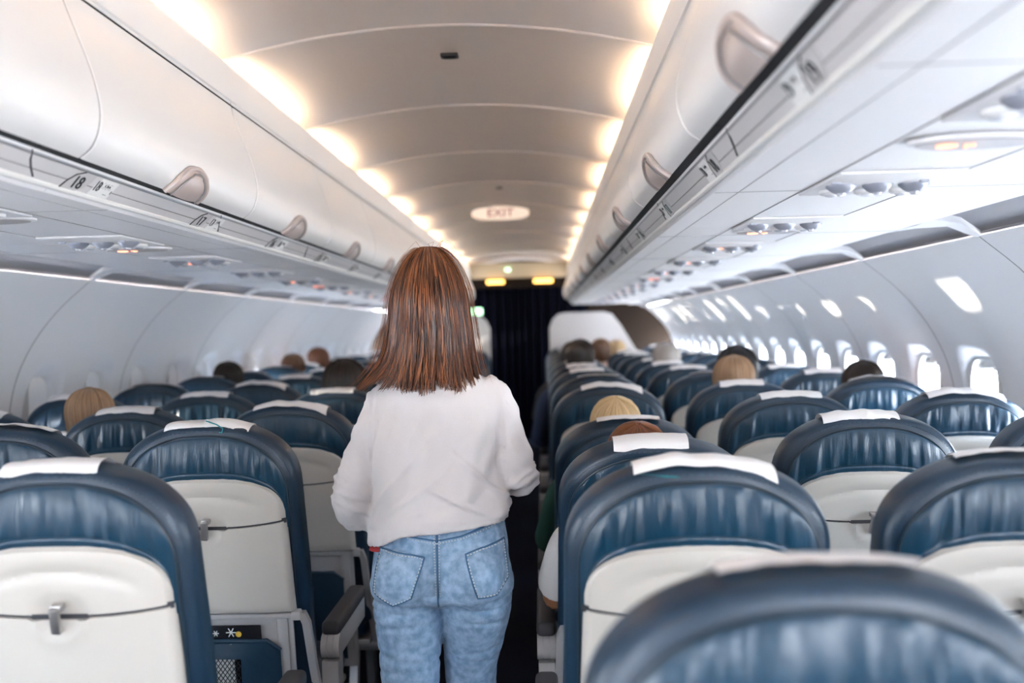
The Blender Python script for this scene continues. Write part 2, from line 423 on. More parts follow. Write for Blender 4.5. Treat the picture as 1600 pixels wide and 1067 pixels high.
def bin_meshes(s):
    body = MB()
    pr = [(.640, 2.083), (.618, 2.03), (.575, 1.93), (.560, 1.85), (.566, 1.80), (.592, 1.765), (.612, 1.735), (.648, 1.697), (1.385, 1.697), (1.43, 1.72), (1.52, 1.80), (1.50, 1.95), (1.30, 2.15), (.78, 2.083)]
    body.loft([[(s * x, y, z) for x, z in pr] for y in (.001, CP - .001)])
    body.tube([(s * door_pt(i / 30, -.0055).x, .0005, door_pt(i / 30, -.0055).y) for i in range(31)], .0042, 6, mi=1)
    door = MB(); g = .003
    outer = [[(s * p.x, y, p.y) for p in [door_pt(i / 30)]][0] for y in (0,) for i in range(31)]
    P = []
    ys = [g, g + .004] + [g + .004 + (CP - 2 * g - .008) * j / 10 for j in range(1, 10)] + [CP - g - .004, CP - g]
    for j, y in enumerate(ys):
        o = -.004 if j in (0, len(ys) - 1) else 0
        P.append([(s * door_pt(i / 30, o).x, y, door_pt(i / 30, o).y) for i in range(31)])
    inn = [[(s * door_pt(i / 30, -.018).x, y, door_pt(i / 30, -.018).y) for i in range(31)] for y in (g, CP - g)]
    door.grid(P); door.grid(inn)
    for a, b in ((P[0], inn[0]), (P[-1], inn[1])): door.grid([a, b])
    door.grid([[r[0] for r in P], [lerp(Vector(inn[0][0]), Vector(inn[1][0]), i / (len(P) - 1)) for i in range(len(P))]])
    door.grid([[r[-1] for r in P], [lerp(Vector(inn[0][-1]), Vector(inn[1][-1]), i / (len(P) - 1)) for i in range(len(P))]])
    # the handle: dished paddle with a raised rim, sitting on the lower edge of the door
    hd = MB(); rim = MB(); hw = .105; ht = .26
    P = []
    for i in range(13):
        u = i / 12
        P.append([]);
        for j in range(25):
            a = PI * j / 24; yy = CP / 2 + hw * cos(a) * u; tt = .0 + ht * sin(a) ** .8 * u
            q = door_pt(max(0, tt), .004 + .010 * (1 - u * u)); P[-1].append((s * q.x, yy, q.y))
    hd.grid(P)
    q = [door_pt(max(.0, ht * sin(PI * j / 32) ** .8), .006) for j in range(33)]
    rim.tube([(s * q[j].x, CP / 2 + hw * cos(PI * j / 32), q[j].y) for j in range(33)], .0065, 8)
    q = [door_pt(max(.0, .22 * sin(PI * j / 32) ** .8), .013) for j in range(33)]
    grv = MB(); grv.tube([(s * q[j].x, CP / 2 + .078 * cos(PI * j / 32), q[j].y) for j in range(33)], .0022, 6)
    return (body.data('bin_body', [M['under'], M['fine']], 30), door.data('bin_door', M['binwhite'], 35), hd.data('bin_handle', M['handle']), rim.data('handle_rim', M['handle']), grv.data('handle_groove', M['frame']))
ORD = ['first', 'second', 'third', 'fourth', 'fifth', 'sixth', 'seventh', 'eighth', 'ninth', 'tenth', 'eleventh', 'twelfth', 'thirteenth', 'fourteenth', 'fifteenth', 'sixteenth']
bin_y = [1.84 + CP * k for k in range(-3, 10)]
for s, side in ((-1, 'left'), (1, 'right')):
    bm_ = bin_meshes(s)
    for k, y in enumerate(bin_y):
        d = y + CP / 2
        if y + CP < 1.0: lab = 'white overhead bin on the %s, %s behind the camera' % (side, ORD[1 - k] if k < 2 else 'last')
        elif k == 12: lab = 'white overhead bin at the far %s end of the cabin beside the curtain' % side
        elif k == 2: lab = 'nearest white overhead bin on the %s, cut by the photo edge' % side
        else: lab = 'white overhead bin on the %s with beige handle, %s from the nearest' % (side, ORD[k - 2])
        t = thing('overhead_bin', lab, 'bin', (0, y, 0), 'overhead bins on the %s' % side)
        b = link('bin_body', bm_[0], t); dr = link('bin_door', bm_[1], t); h = link('bin_handle', bm_[2], dr)
        h['label'] = 'beige half-oval handle'
        link('handle_rim', bm_[3], t); link('handle_groove', bm_[4], t)
BINY0, BINY1 = bin_y[0], bin_y[-1] + CP

# label rail with its black seal and white bead under the bin doors
for s, nm in ((-1, 'trim_3'), (1, 'trim_4')):
    mb = MB(); ya, yb = BINY0, BINY1 - .02
    def strip(pts, mi):
        mb.grid([[(s * x, y, z) for x, z in pts] for y in [ya + (yb - ya) * i / 40 for i in range(41)]], mi=mi)
    strip([(.572, 1.768), (.579, 1.7595), (.598, 1.7555), (.604, 1.7550)], 1)
    strip([(.604, 1.7550), (.6015, 1.752), (.6015, 1.749), (.6035, 1.7455)], 2)
    strip([(.6035, 1.7455), (.608, 1.740), (.6135, 1.733), (.619, 1.7265)], 0)
    strip([(.619, 1.7265), (.6205, 1.7265), (.6205, 1.7245)], 3)
    strip([(.6205, 1.7245), (.626, 1.718), (.632, 1.7125)], 0)
    strip([(.632, 1.7125), (.630, 1.7085), (.632, 1.7045), (.637, 1.7025), (.643, 1.7035), (.648, 1.7065)], 4)
    for y in [1.84 + CP * k - .13 for k in range(-2, 9)]:
        mb.tube([(s * x, y + dy, z) for x, z, dy in ((.583, 1.7585, 0), (.600, 1.7575, .0), (.602, 1.750, .003), (.610, 1.737, .012), (.619, 1.726, .030), (.629, 1.715, .055))], .0020, 6, mi=1)
    struct(mb.build(nm, [M['rail'], M['black'], M['metal'], M['gap'], M['railw']], smooth=30))

# grey strip between bins and wall lining, white brackets at the wall joints
for s, nm in ((-1, 'trim_5'), (1, 'trim_6')):
    mb = MB()
    mb.grid([[(s * x, y, z) for x, z in ((1.37, 1.712), (1.44, 1.722), (1.50, 1.713), (1.566, 1.672))] for y in (Y0, Y1)], mi=0)
    for y in seams:
        pts = [(1.382, 1.6985), (1.44, 1.700), (1.50, 1.695), (1.562, 1.660)]
        ws = [.30, .16, .07, .035]
        P = [[(s * x, y - w * .35, z - .0) for (x, z), w in zip(pts, ws)], [(s * x, y, z - .004) for (x, z), w in zip(pts, ws)], [(s * x, y + w, z) for (x, z), w in zip(pts, ws)]]
        mb.grid(P, mi=1)
        mb.grid([P[0], [(p[0], p[1], p[2] + .02) for p in P[0]]], mi=1); mb.grid([P[2], [(p[0], p[1], p[2] + .02) for p in P[2]]], mi=1)
    mb.tube([(s * 1.566, Y0, 1.668), (s * 1.566, Y1, 1.668)], .004, 6, mi=0)
    struct(mb.build(nm, [M['greystrip'], M['wall']], smooth=30))

# rows: y of the rear top edge of the seats, row numbers
ROWS = [.95 + .765 * k for k in range(15)]
def rail_frame(s, y, u=.5, off=.0012):
    a, b = Vector((.6035, 1.7455)), Vector((.632, 1.7125)); p = a.lerp(b, u); n = Vector((-(a.y - b.y), a.x - b.x)).normalized()
    n = Vector((-.757, -.653)); up = Vector((-.653, .757))
    p = p + n * off
    N3 = Vector((s * n.x, 0, n.y)); U3 = Vector((s * up.x, 0, up.y)); X3 = U3.cross(N3)
    return frame((s * p.x, y, p.y), X3, U3, N3)
pl = MB()
out = [(-.046, -.022), (-.038, -.004), (-.024, .012), (-.004, .0215), (.034, .0215), (.030, .004), (.018, -.012), (.002, -.022)]
pl.prism(out, .0012); pl_me = pl.data('number_plate', M['plate'], 0)
ed = MB(); ed.tube([(x, y, .0012) for x, y in out[:4]], .0011, 6); ed_me = ed.data('plate_edge', M['ink'])
st = MB(); st.prism([(-.036, -.021), (-.018, .020), (.044, .020), (.036, -.021)], .0008); st_me = st.data('sticker', M['sticker'], 0)
sg = MB()
for x in (0, .012, .024): sg.box((x, .0, .001), (.008, .0005, .0004)); sg.box((x, .012, .001), (.008, .0005, .0004))
sg.box((-.0085, .002, .001), (.0022, .016, .0005)); sg.box((.036, -.004, .001), (.002, .008, .0005)); sg.box((.012, .003, .001), (.034, .0005, .0004)); sg.box((.02, -.012, .001), (.012, .001, .0004))
sg_me = sg.data('seat_diagram', M['ink'], 0)
for s, side in ((-1, 'left'), (1, 'right')):
    for k, y in enumerate(ROWS):
        num = str(19 - k); yy = 1.925 + .70 * (k - 1)
        if y > 11.2: continue
        t = thing('row_number_plate', 'grey row plate reading %s under the %s overhead bins' % (num, side), 'sign', (0, 0, 0), 'row number plates')
        t.matrix_world = rail_frame(s, yy); t.scale = (1.3, 1.05, 1)
        link('plate', pl_me, t)
        if k < 8: link('plate_edge', ed_me, t)
        o = link('number', text_data(num, .034, M['ink'] if k in (0, 1) or s < 0 else M['greenink']), t, (-.008, -.004, .0022)); o.scale = (.95, 1.15, 1)
        t2 = thing('seat_letter_sticker', 'white seat letter sticker beside row plate %s under the %s bins' % (num, side), 'sticker', (0, 0, 0), 'seat letter stickers')
        t2.matrix_world = rail_frame(s, yy + .074 * 1.28); t2.scale = (1.25, 1.05, 1)
        link('sticker_sheet', st_me, t2)
        if k < 8:
            link('row_text', text_data(num, .026, M['ink']), t2, (-.019, .001, .0012)); link('seat_diagram', sg_me, t2)
            link('seat_letters', text_data('C B A' if s < 0 else 'F E D', .008, M['ink']), t2, (.013, .007, .0012))
for o in bpy.data.objects:
    if o.name.startswith('row_text'): o.scale = (.75, 1.25, 1)

# passenger service units in the underside of the bins
ps = MB(); ps.box((0, 0, 0), (.236, .30, .006), .0025); ps_me = ps.data('service_panel', M['under'])
ps = MB(); ps.box((0, 0, 0), (.236, .44, .006), .0025); ps_fill = ps.data('blank_panel', M['under'])
rl = MB(); rl.tube([(0, 0, 0), (0, 0, -.006), (0, 0, -.010)], [.024, .023, .017], 20); rl_me = rl.data('reading_light', M['white'])
rl = MB(); rl.ell((0, 0, -.008), (.013, .013, .006)); lens_me = rl.data('light_lens', M['lens'])
av = MB(); av.tube([(0, 0, 0), (0, 0, -.004), (0, 0, -.012), (0, 0, -.016)], [.030, .029, .020, .013], 20); av_me = av.data('air_vent', M['ventdark'])
av = MB(); av.tube([(0, 0, -.015), (0, 0, -.021)], [.010, .007], 14); nozzle_me = av.data('vent_nozzle', M['lens'])
bt = MB(); bt.box((0, 0, -.003), (.018, .012, .006), .002); bt_me = bt.data('call_button', M['ventdark'])
ov = MB(); kk = 40
def ovr(a, b, z): return [(a * cos(2 * PI * i / kk), b * sin(2 * PI * i / kk), z) for i in range(kk)]
ov.loft([ovr(.105, .062, 0), ovr(.104, .061, -.004), ovr(.096, .054, -.006)]); ov_me = ov.data('sign_bezel', M['under'])
ov = MB(); ov.loft([ovr(.094, .050, -.005), ovr(.092, .048, -.0075)]); ovf_me = ov.data('sign_lens', M['oval'])
sy = MB()
sy.tube([(.014 * cos(a), .014 * sin(a), 0) for a in [2 * PI * i / 20 for i in range(20)]], .0022, 6, closed=True)
sy.tube([(-.010, -.010, 0), (.010, .010, 0)], .0022, 6); sy.box((0, 0, 0), (.018, .004, .002))
sy.tube([(.034, .010, 0), (.030, -.002, 0), (.040, -.010, 0)], .0022, 6); sy.ell((.035, .014, 0), (.004, .004, .002)); sy.tube([(.026, -.004, 0), (.044, .003, 0)], .0018, 6)
sy_me = sy.data('lit_symbol', M['glow_red'])
sigs = {1: [1.56, None, 2.98, 3.55, 4.34, 5.15, 5.75, 6.7, 7.5, 8.2, 9.0, 9.8], -1: [None, 2.2, 3.02, 3.62, None, 5.08, 5.62, 6.6, 7.4, 8.1, 9.0, 9.8]}
for s, side in ((-1, 'left'), (1, 'right')):
    for k in range(14):
        y = 1.25 + .765 * k
        t = thing('passenger_service_unit', 'panel of round air vents and reading lights under the %s bins, %s from the camera' % (side, ORD[k]), 'service panel', (s * .955, y, 1.6935), 'service units under the bins')
        link('service_panel', ps_me, t); 
        for i in (-1, 0, 1):
            r_ = link('reading_light', rl_me, t, (i * .072, .075, -.003)); link('light_lens', lens_me, r_)
            a_ = link('air_vent', av_me, t, (i * .072, .0, -.003)); link('vent_nozzle', nozzle_me, a_)
        link('call_button', bt_me, t, (-.095, -.045, -.001)); link('call_button', bt_me, t, (.075, -.045, -.001))
    for k, y in enumerate(sigs[s]):
        if y is None: continue
        t = thing('warning_sign', 'grey oval sign with glowing orange symbol under the %s bins, %s of the row' % (side, ORD[k]), 'sign', (s * .955, y, 1.694), 'lit oval signs under the bins')
        link('sign_bezel', ov_me, t); f_ = link('sign_lens', ovf_me, t); link('lit_symbol', sy_me, t, (-.046, 0, -.0085))['label'] = 'glowing orange symbol'
    mb = MB()                                     # the two long joints that border the service channel
    for x in (.834, 1.077):
        mb.box((s * x, (BINY0 + BINY1) / 2, 1.6965), (.0025, BINY1 - BINY0, .0018))
    mb.box((s * .70, (BINY0 + BINY1) / 2, 1.6968), (.0012, BINY1 - BINY0, .0012))
    for k in range(-2, 9):                        # cross joints of the underside
        y = 1.84 + CP * k + .28
        mb.box((s * 1.02, y, 1.6968), (.74, .002, .0010)); 
    struct(mb.build('trim_%d' % (7 if s < 0 else 8), M['fine'], smooth=0))

# ceiling exit sign
t = thing('exit_sign', 'lit white lozenge sign with red lettering hanging from the ceiling', 'sign', (-.0, 7.05, 2.238))
mb = MB()
kk = 36; o1 = [(.205 * sgnp(cos(2 * PI * i / kk), .8), .048 * sgnp(sin(2 * PI * i / kk), .8)) for i in range(kk)]
mb.prism(o1, .03, M4=frame((0, .015, 0), (1, 0, 0), (0, 0, 1), (0, -1, 0))); mb.build('sign_body', M['signw'], t, 30)
mb = MB(); mb.box((0, 0, .046), (.12, .02, .03), .004); mb.build('sign_mount', M['ceil'], t)
o = link('lettering', text_data('EXIT', .078, M['redink'], .002), t, (0, -.018, 0), (PI / 2, 0, 0)); o.scale = (1.2, 1, 1)

# ------------------------------------------------------------------ the far end: bulkheads, header, lights, curtain
for s, nm, side in ((-1, 'bulkhead_partition', 'left'), (1, 'bulkhead_partition', 'right')):
    pts = [(.36, 0), (.36, 1.42), (.40, 1.52), (.47, 1.585), (.56, 1.60), (1.02, 1.60), (1.12, 1.57), (1.22, 1.44), (1.42, 1.10), (1.55, .8), (1.60, 0)]
    mb = MB(); mb.prism([(s * x, z) for x, z in pts], .035, M4=frame((0, 12.10, 0), (1, 0, 0), (0, 0, 1), (0, -1, 0)))
    tag(mb.build(nm, M['bulk'], smooth=20), 'low white partition with rounded top ahead of the %s seats, by the curtain' % side, 'partition')
mb = MB()
mb.box((0, 12.55, 1.995), (1.75, .05, .12), .01)
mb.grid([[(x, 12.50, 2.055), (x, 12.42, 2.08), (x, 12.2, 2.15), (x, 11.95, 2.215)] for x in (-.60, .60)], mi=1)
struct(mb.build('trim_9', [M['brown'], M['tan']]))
for x, wd, lab in ((-.30, .22, 'left of the two amber lamps above the dark curtain'), (.30, .24, 'right and brighter of the two amber lamps above the dark curtain')):
    mb = MB(); mb.box((0, 0, 0), (wd, .03, .048), .012); tag(mb.build('header_lamp', M['lamp_end']), lab, 'lamp', 'amber lamps above the curtain').location = (x, 12.50, 2.012)
mb = MB(); mb.box((0, 0, 0), (.06, .03, .035), .006); tag(mb.build('green_indicator', M['glow_green']), 'tiny green light on the ceiling near the curtain', 'light').location = (-.13, 12.15, 2.14)
mb = MB(); mb.box((0, 0, 0), (.20, .05, .075), .015); tag(mb.build('emergency_sign', M['glow_green']), 'small greenish lit sign under the far end of the left bins', 'sign').location = (-.50, 11.3, 1.625)
cu = MB(); P = []
for i in range(181):
    x = -.85 + 1.7 * i / 180
    P.append([(x, 12.62 + (.030 + .01 * (2.1 - z)) * sin(x * 62 + 1.3 * sin(x * 9)), z) for z in [1.965 - 1.945 * j / 14 for j in range(15)]])
cu.grid(P); cu.grid([[(p[0], p[1] + .008, p[2]) for p in r] for r in P])
tag(cu.build('curtain', M['curtain'], smooth=80), 'dark navy curtain closing the aisle at the far end', 'curtain')

# ------------------------------------------------------------------ the seats
BW = .232; HT = .775
def b_out(a):            # outline of the rounded head of the backrest: a 0 (side) .. pi/2 (top)
    return BW * cos(a) ** (2 / 2.35), (HT - .165) + .165 * sin(a) ** (2 / 2.35)
def b_w(z):
    if z <= HT - .165: return BW + .012 * (1 - z / (HT - .165))
    t = min(1, (z - (HT - .165)) / .165); return BW * max(0, 1 - t ** 2.35) ** (1 / 2.35)
def b_rear(x, z):        # y of the rear face
    w = max(b_w(z), 1e-4); q = min(.999, abs(x) / w)
    t = max(0, (z - (HT - .165)) / .165)
    D = .052 * (1 - .35 * min(1, t) ** 3)
    return -D * (1 - q ** 5) ** (1 / 5) - .0
def arch(x, off=0):      # upper edge of the plastic shell
    q = min(1, abs(x) / (.199 + off)); return .522 + off + .120 * (1 - q ** 2.9) ** (1 / 2.9)
def backrest_mesh():
    mb = MB(); rings = []; k = 44
    lev = [(BW + .012 * (1 - z / (HT - .165)), z, 1.0) for z in [0, .02, .1, .2, .3, .4, .5, .56, HT - .166]]
    for i in range(1, 18):
        a = PI / 2 * i / 18; w, z = b_out(a); t = (z - (HT - .165)) / .165
        lev.append((w, z, (1 - .35 * t ** 3) * (1 if i < 14 else [.97, .9, .78, .55][i - 14])))
    lev = [(w, z, .42 if z < .15 else (.42 if z < .25 else d)) for w, z, d in lev]; lev[0] = (lev[0][0] * .9, 0, .4)
    for w, z, d in lev:
        D = .052 * d
        rings.append([(w * sgnp(cos(2 * PI * j / k), .42), D * sgnp(sin(2 * PI * j / k), .5) + .0 + (.012 * sin(min(1, z / .6) * PI) if sin(2 * PI * j / k) > 0 else 0), z) for j in range(k)])
    mb.loft(rings); return mb.data('backrest', M['leather'], 50)
def backpanel_mesh(seed):
    mb = MB(); P = []; nu, nv = 110, 26; inset = .026
    for i in range(nu + 1):
        u = -1 + 2 * i / nu; x = .206 * u
        # top boundary follows the outline, inset
        q = min(1, abs(x) / .210); zt = (HT - .165 - .028) + .165 * max(0, 1 - q ** 2.35) ** (1 / 2.35)
        zb = arch(x, .0) - .012; zt = max(zt, zb + .004)
        row = []
        for j in range(nv + 1):
            v = j / nv; z = lerp(zb, zt, v)
            e1 = sin(PI * v) ** .5 if 0 < v < 1 else 0; e2 = (1 - abs(u) ** 8)
            h = .005 * e1 * e2
            lean = (z - .66) * u * 1.2
            wv = noise.noise(Vector(((x + lean * .12) * 34, z * 5, seed))) + .5 * noise.noise(Vector(((x + lean * .1) * 70, z * 8, seed + 5)))
            amp = .0095 * (.45 + .65 * min(1, abs(u) * 1.3)) * e1 * e2
            if v < .26: amp *= .35
            h += amp * wv
            hem = math.exp(-((v - .24) / .018) ** 2); h -= .0022 * hem * e2
            row.append((x, b_rear(x, z) - .003 - h, z))
        P.append(row)
    mb.grid(P); return mb.data('back_panel', M['leather_back'], 0)
def pip_path(inset, off, n=60, a0=.12):
    pts = []
    for i in range(n + 1):
        a = a0 + (PI - 2 * a0) * i / n; w, z = b_out(a if a < PI / 2 else PI - a); w *= (1 if a < PI / 2 else -1)
        sc = (.232 - inset) / .232; x = w * sc; z = z - inset
        pts.append((x, b_rear(x, z) - off, z))
    return pts
def piping_mesh():
    mb = MB(); p = pip_path(.024, .0025, 70, 0)
    low = [(p[0][0] + .004 * i / 8, b_rear(.208, .4) - .002, p[0][2] - .30 * i / 8) for i in range(1, 9)]
    low2 = [(-x, y, z) for x, y, z in low]
    mb.tube(low[::-1] + p + low2, .0026, 6); return mb.data('piping', M['piping'])
def stitch_mesh(hem):
    mb = MB()
    for o_, zz in (((.004, 0), (.030, 0)) if hem else ()):
        n = 78
        for i in range(n):
            x0 = -.185 + .37 * i / n; x1 = x0 + .0028
            z0, z1 = arch(x0) - .012 + o_ , arch(x1) - .012 + o_
            mb.tube([(x0, b_rear(x0, z0) - .0075, z0), (x1, b_rear(x1, z1) - .0075, z1)], .0009, 4)
    p = pip_path(.012, .001, 110, .25)
    for i in range(0, 0 if hem else 110, 2):
        mb.tube([p[i], p[i + 1]], .0009, 4)
    return mb.data('stitching', M['stitch'])
def split(x):            # the line between the upper shell and the tray
    x = abs(x); return .517 - .003 * (x < .052) + .016 * max(0, (x - .05) / .15) ** 1.6
def shell_y(x, z):
    hw = .208; q = min(1, abs(x) / hw)
    return b_rear(0, .5) - .010 - .006 * (1 - q ** 4) - .004 * sin(min(1, max(0, z / .6)) * PI)
def shell_mesh():
    mb = MB(); P = []; nu, nv = 60, 16
    for i in range(nu + 1):
        u = -1 + 2 * i / nu; u = math.copysign(abs(u) ** .8, u); x = .200 * u
        zt = arch(x, .002); zb = split(x) + .0026; row = []
        for j in range(nv + 1):
            v = j / nv; z = lerp(zb, zt, v); y = shell_y(x, z)
            ed = max(0, (abs(u) - .93) / .07) ** 2; et = max(0, (v - .90) / .10) ** 2
            y += .016 * min(1, ed) + .012 * min(1, et)
            # relief: shallow crescent
            rr = (z - (.597 - .03 * (x / .15) ** 2)) / .010
            if abs(x) < .15: y += .006 * math.exp(-rr * rr) * (1 - (abs(x) / .15) ** 4) + .0015 * (1 / (1 + math.exp(rr * 2))) * (1 - (abs(x) / .15) ** 4)
            r2 = math.hypot(x / .048, (z - .520) / .034)
            y += .0065 / (1 + math.exp((r2 - 1) * 16))
            row.append((x, y, z))
        row.append((row[-1][0], row[-1][1] + .012, row[-1][2])); row.insert(0, (row[0][0], row[0][1] + .012, row[0][2] + .0))
        P.append(row)
    P.insert(0, [(p[0], p[1] + .014, p[2]) for p in P[0]]); P.append([(p[0], p[1] + .014, p[2]) for p in P[-1]])
    mb.grid(P); return mb.data('back_shell', M['shell'], 35)
def tray_mesh():
    mb = MB(); P = []; nu, nv = 60, 20
    for i in range(nu + 1):
        u = -1 + 2 * i / nu; u = math.copysign(abs(u) ** .8, u); row = []
        for j in range(nv + 1):
            v = j / nv; hw = lerp(.212, .201, v); x = hw * u; z = lerp(.288, split(x) - .0026, v); y = shell_y(x * .2 / hw, z) - .002
            ed = max(0, (abs(u) - .94) / .06) ** 2; y += .012 * min(1, ed)
            if v < .06: y += .006 * (1 - v / .06) ** 2
            r2 = math.hypot(x / .044, (z - .520) / .050)
            y -= .0055 * math.exp(-((r2 - 1) / .15) ** 2) if r2 > .2 else 0
            y += .002 / (1 + math.exp((r2 - .86) * 20))
            row.append((x, y, z))
        row.append((row[-1][0], row[-1][1] + .014, row[-1][2])); row.insert(0, (row[0][0], row[0][1] + .02, row[0][2]))
        P.append(row)
    P.insert(0, [(p[0], p[1] + .014, p[2]) for p in P[0]]); P.append([(p[0], p[1] + .014, p[2]) for p in P[-1]])
    mb.grid(P); return mb.data('tray_table', M['shell'], 35)
def gap_mesh():
    mb = MB(); xs = [-.204 + .408 * i / 40 for i in range(41)]
    mb.grid([[(x, shell_y(x * .98, .5) + .004, split(x) + d) for d in (-.0065, .0065)] for x in xs])
    return mb.data('tray_gap', M['shell_line'], 0)
def latch_mesh():
    mb = MB(); y = shell_y(0, .5)
    mb.box((0, y - .014, .515), (.017, .011, .052), .003, rot=Matrix.Rotation(R(12), 3, 'X') @ Matrix.Rotation(R(5), 3, 'Y'))
    mb.box((.003, y - .007, .538), (.022, .018, .012), .003)
    return mb.data('tray_latch', M['latch'])
def frame_rear_mesh():   # cross bar, side arms and lower back structure (under the tray)
    mb = MB()
    mb.box((0, -.058, .276), (.405, .014, .014), .004)
    mb.box((.212, -.055, .277), (.026, .026, .026), .006); mb.box((-.212, -.055, .277), (.026, .026, .026), .006)
    for s in (-1, 1):
        mb.loft([[(s * (x0 + dx), y0 + dy, z0) for dx, dy in ((-.010, -.010), (.010, -.010), (.010, .010), (-.010, .010))] for x0, y0, z0 in ((.224, -.052, .283), (.234, -.045, .250), (.238, -.02, .12), (.242, .02, -.02), (.245, .06, -.12))])
        mb.box((s * .172, -.040, .10), (.030, .030, .35), .006)
    mb.box((0, -.044, .07), (.40, .010, .41), .004)
    return mb.data('back_frame', M['armgrey'], 35)
def pocket_mesh():
    mb = MB(); P = []
    for i in range(31):
        x = -.165 + .33 * i / 30; u = abs(x) / .165; row = []
        for j in range(15):
            v = j / 14; z = lerp(-.10, .212 - .03 * max(0, u - .8) / .2, v)
            y = -.060 - .030 * sin(PI * min(1, v * .8 + .1)) * (1 - u ** 4) - .004 * noise.noise(Vector((x * 14, z * 14, 3)))
            row.append((x, y, z))
        P.append(row)
    nP = P
    # frame of leather around a netted window
    for i in range(30):
        for j in range(14):
            net = 3 <= i <= 20 and 1 <= j <= 11
            if not net: mb.add([nP[i][j], nP[i + 1][j], nP[i + 1][j + 1], nP[i][j + 1]], [[0, 1, 2, 3]])
    mb.tube([P[i][-1] for i in range(31)], .006, 8)
    mb.grid([[p for p in (r[0], (r[0][0], -.03, r[0][2]))] for r in P])
    return mb.data('literature_pocket', M['pocket'], 60)
def net_mesh():
    mb = MB(); x0, x1, z0, z1 = -.132, .066, -.078, .168; st = .0115
    def pt(x, z):
        u = abs(x) / .165; v = (z + .10) / .312; return (x, -.061 - .030 * sin(PI * min(1, v * .8 + .1)) * (1 - u ** 4), z)
    k = int((x1 - x0 + z1 - z0) / st)
    for i in range(k):
        for sg_ in (1, -1):
            pts = []
            for q in range(41):
                z = z0 + (z1 - z0) * q / 40; x = (x0 + i * st - (z - z0) * .75) if sg_ > 0 else (x1 - i * st + (z - z0) * .75)
                if x0 <= x <= x1: pts.append(pt(x, z))
            if len(pts) > 2: mb.tube(pts, .0012, 4, caps=False)
    return mb.data('pocket_net', M['net'])
def cloth_mesh(v):
    # paper headrest cover folded over the top: front drop, top, small rear flap, with a ragged rear edge
    mb = MB(); P = []; r = random.Random(v + 3); hw = [.098, .122, .088, .108, .094][v % 5]; cx = [0, .012, -.012, .006, -.02][v % 5]; tv = v; v = v % 5
    for i in range(41):
        u = -1 + 2 * i / 40; x = cx + hw * u; row = []
        ztop = (HT - .165) + .165 * (1 - min(1, abs(x) / BW) ** 2.35) ** (1 / 2.35)
        lift = [.006 + .010 * max(0, u) ** 2, .010 + .016 * math.exp(-((u + .45) / .2) ** 2), .007 + .012 * abs(u) ** 3, .006 + .006 * sin(u * 5), .008 + .014 * max(0, -u) ** 2][v]
        lift = .5 * lift + .004 * noise.noise(Vector((u * 3, v * 7, 1)))
        fl = [.010, .004, .014, .008, .012][v] + .007 * noise.noise(Vector((u * 2.2, v * 5, 9)))
        fl = max(.001, fl)
        if v == 1: fl = .004 + .020 * max(0, u) ** 2
        fl *= .55
        row.append((x, .062, ztop - .16)); row.append((x, .060, ztop - .05)); row.append((x, .050, ztop - .012))
        row.append((x, .034, ztop + .000 + lift * .4)); row.append((x, .016, ztop + .003 + lift * .8))
        row.append((x, -.002, ztop + .003 + lift)); row.append((x, -.014, ztop + .002 + lift)); row.append((x, -.022 - fl * .4, ztop - .000 + lift * .9 - fl * .3)); row.append((x, -.028 - fl * .7, ztop - .002 - fl * .9 + lift * .6))
        P.append(row if tv < 5 else row[:6])
    # smooth the rows
    Q = []
    for row in P:
        q = []
        for a, b in zip(row, row[1:]): q += [a, tuple(Vector(a).lerp(Vector(b), .5))]
        q.append(row[-1]); Q.append(q)
    mb.grid(Q); mb.grid([[(p[0], p[1] - .0008, p[2] + .0012) for p in r_] for r_ in Q])
    return mb.data('headrest_paper', M['cloth'], 60)
def teal_mesh(patch):
    mb = MB(); z = HT
    if patch:
        mb.grid([[(x, -.020, z - .002 - abs(x) * .12), (x, -.040 - .003 * sin(x * 90), z - .010 - .10 * (x + .10))] for x in [-.10 + .075 * i / 8 for i in range(9)]])
    else:
        mb.tube([(.005, -.022, z + .010), (.035, -.034, z + .003), (.052, -.040, z - .006), (.050, -.044, z - .016), (.044, -.046, z - .014)], .0016, 6)
    return mb.data('teal_tape', M['teal'], 0)
def cushion_mesh():
    mb = MB(); rings = []; k = 36
    for i in range(13):
        a = -PI / 2 + PI * i / 12; h = sin(a); c = max(.05, cos(a)) ** .35
        rings.append([(.235 * c * sgnp(cos(2 * PI * j / k), .35), .24 + .24 * c * sgnp(sin(2 * PI * j / k), .35), .40 + .065 * h) for j in range(k)])
    mb.loft(rings); return mb.data('seat_cushion', M['seatcush'])
def arm_meshes():
    a = MB(); a.box((0, .21, .608), (.052, .40, .040), .014, 3)
    b = MB(); b.loft([[(x, y, z) for x, z in ((-.022, .590), (.022, .590), (.022, .530), (-.022, .530))] for y in (.02, .40)])
    # round end cap, three discs
    for dx in (-.017, 0, .017): b.tube([(dx - .0078, .028, .560), (dx + .0078, .028, .560)], .034, 24)
    b.loft([[(x, y, z) for x, y in ((-.022, -.004), (.022, -.004), (.022, .06), (-.022, .06))] for z in (.36, .50, .525)])
    return a.data('armrest_pad', M['armpad']), b.data('armrest_body', M['armgrey'], 35)
def base_mesh():
    mb = MB()
    for y in (.06, .36): mb.tube([(-.27, y, .325), (.27, y, .325)], .018, 12)
    mb.box((0, .22, .345), (.46, .40, .02), .006)
    return mb.data('seat_frame', M['frame'])
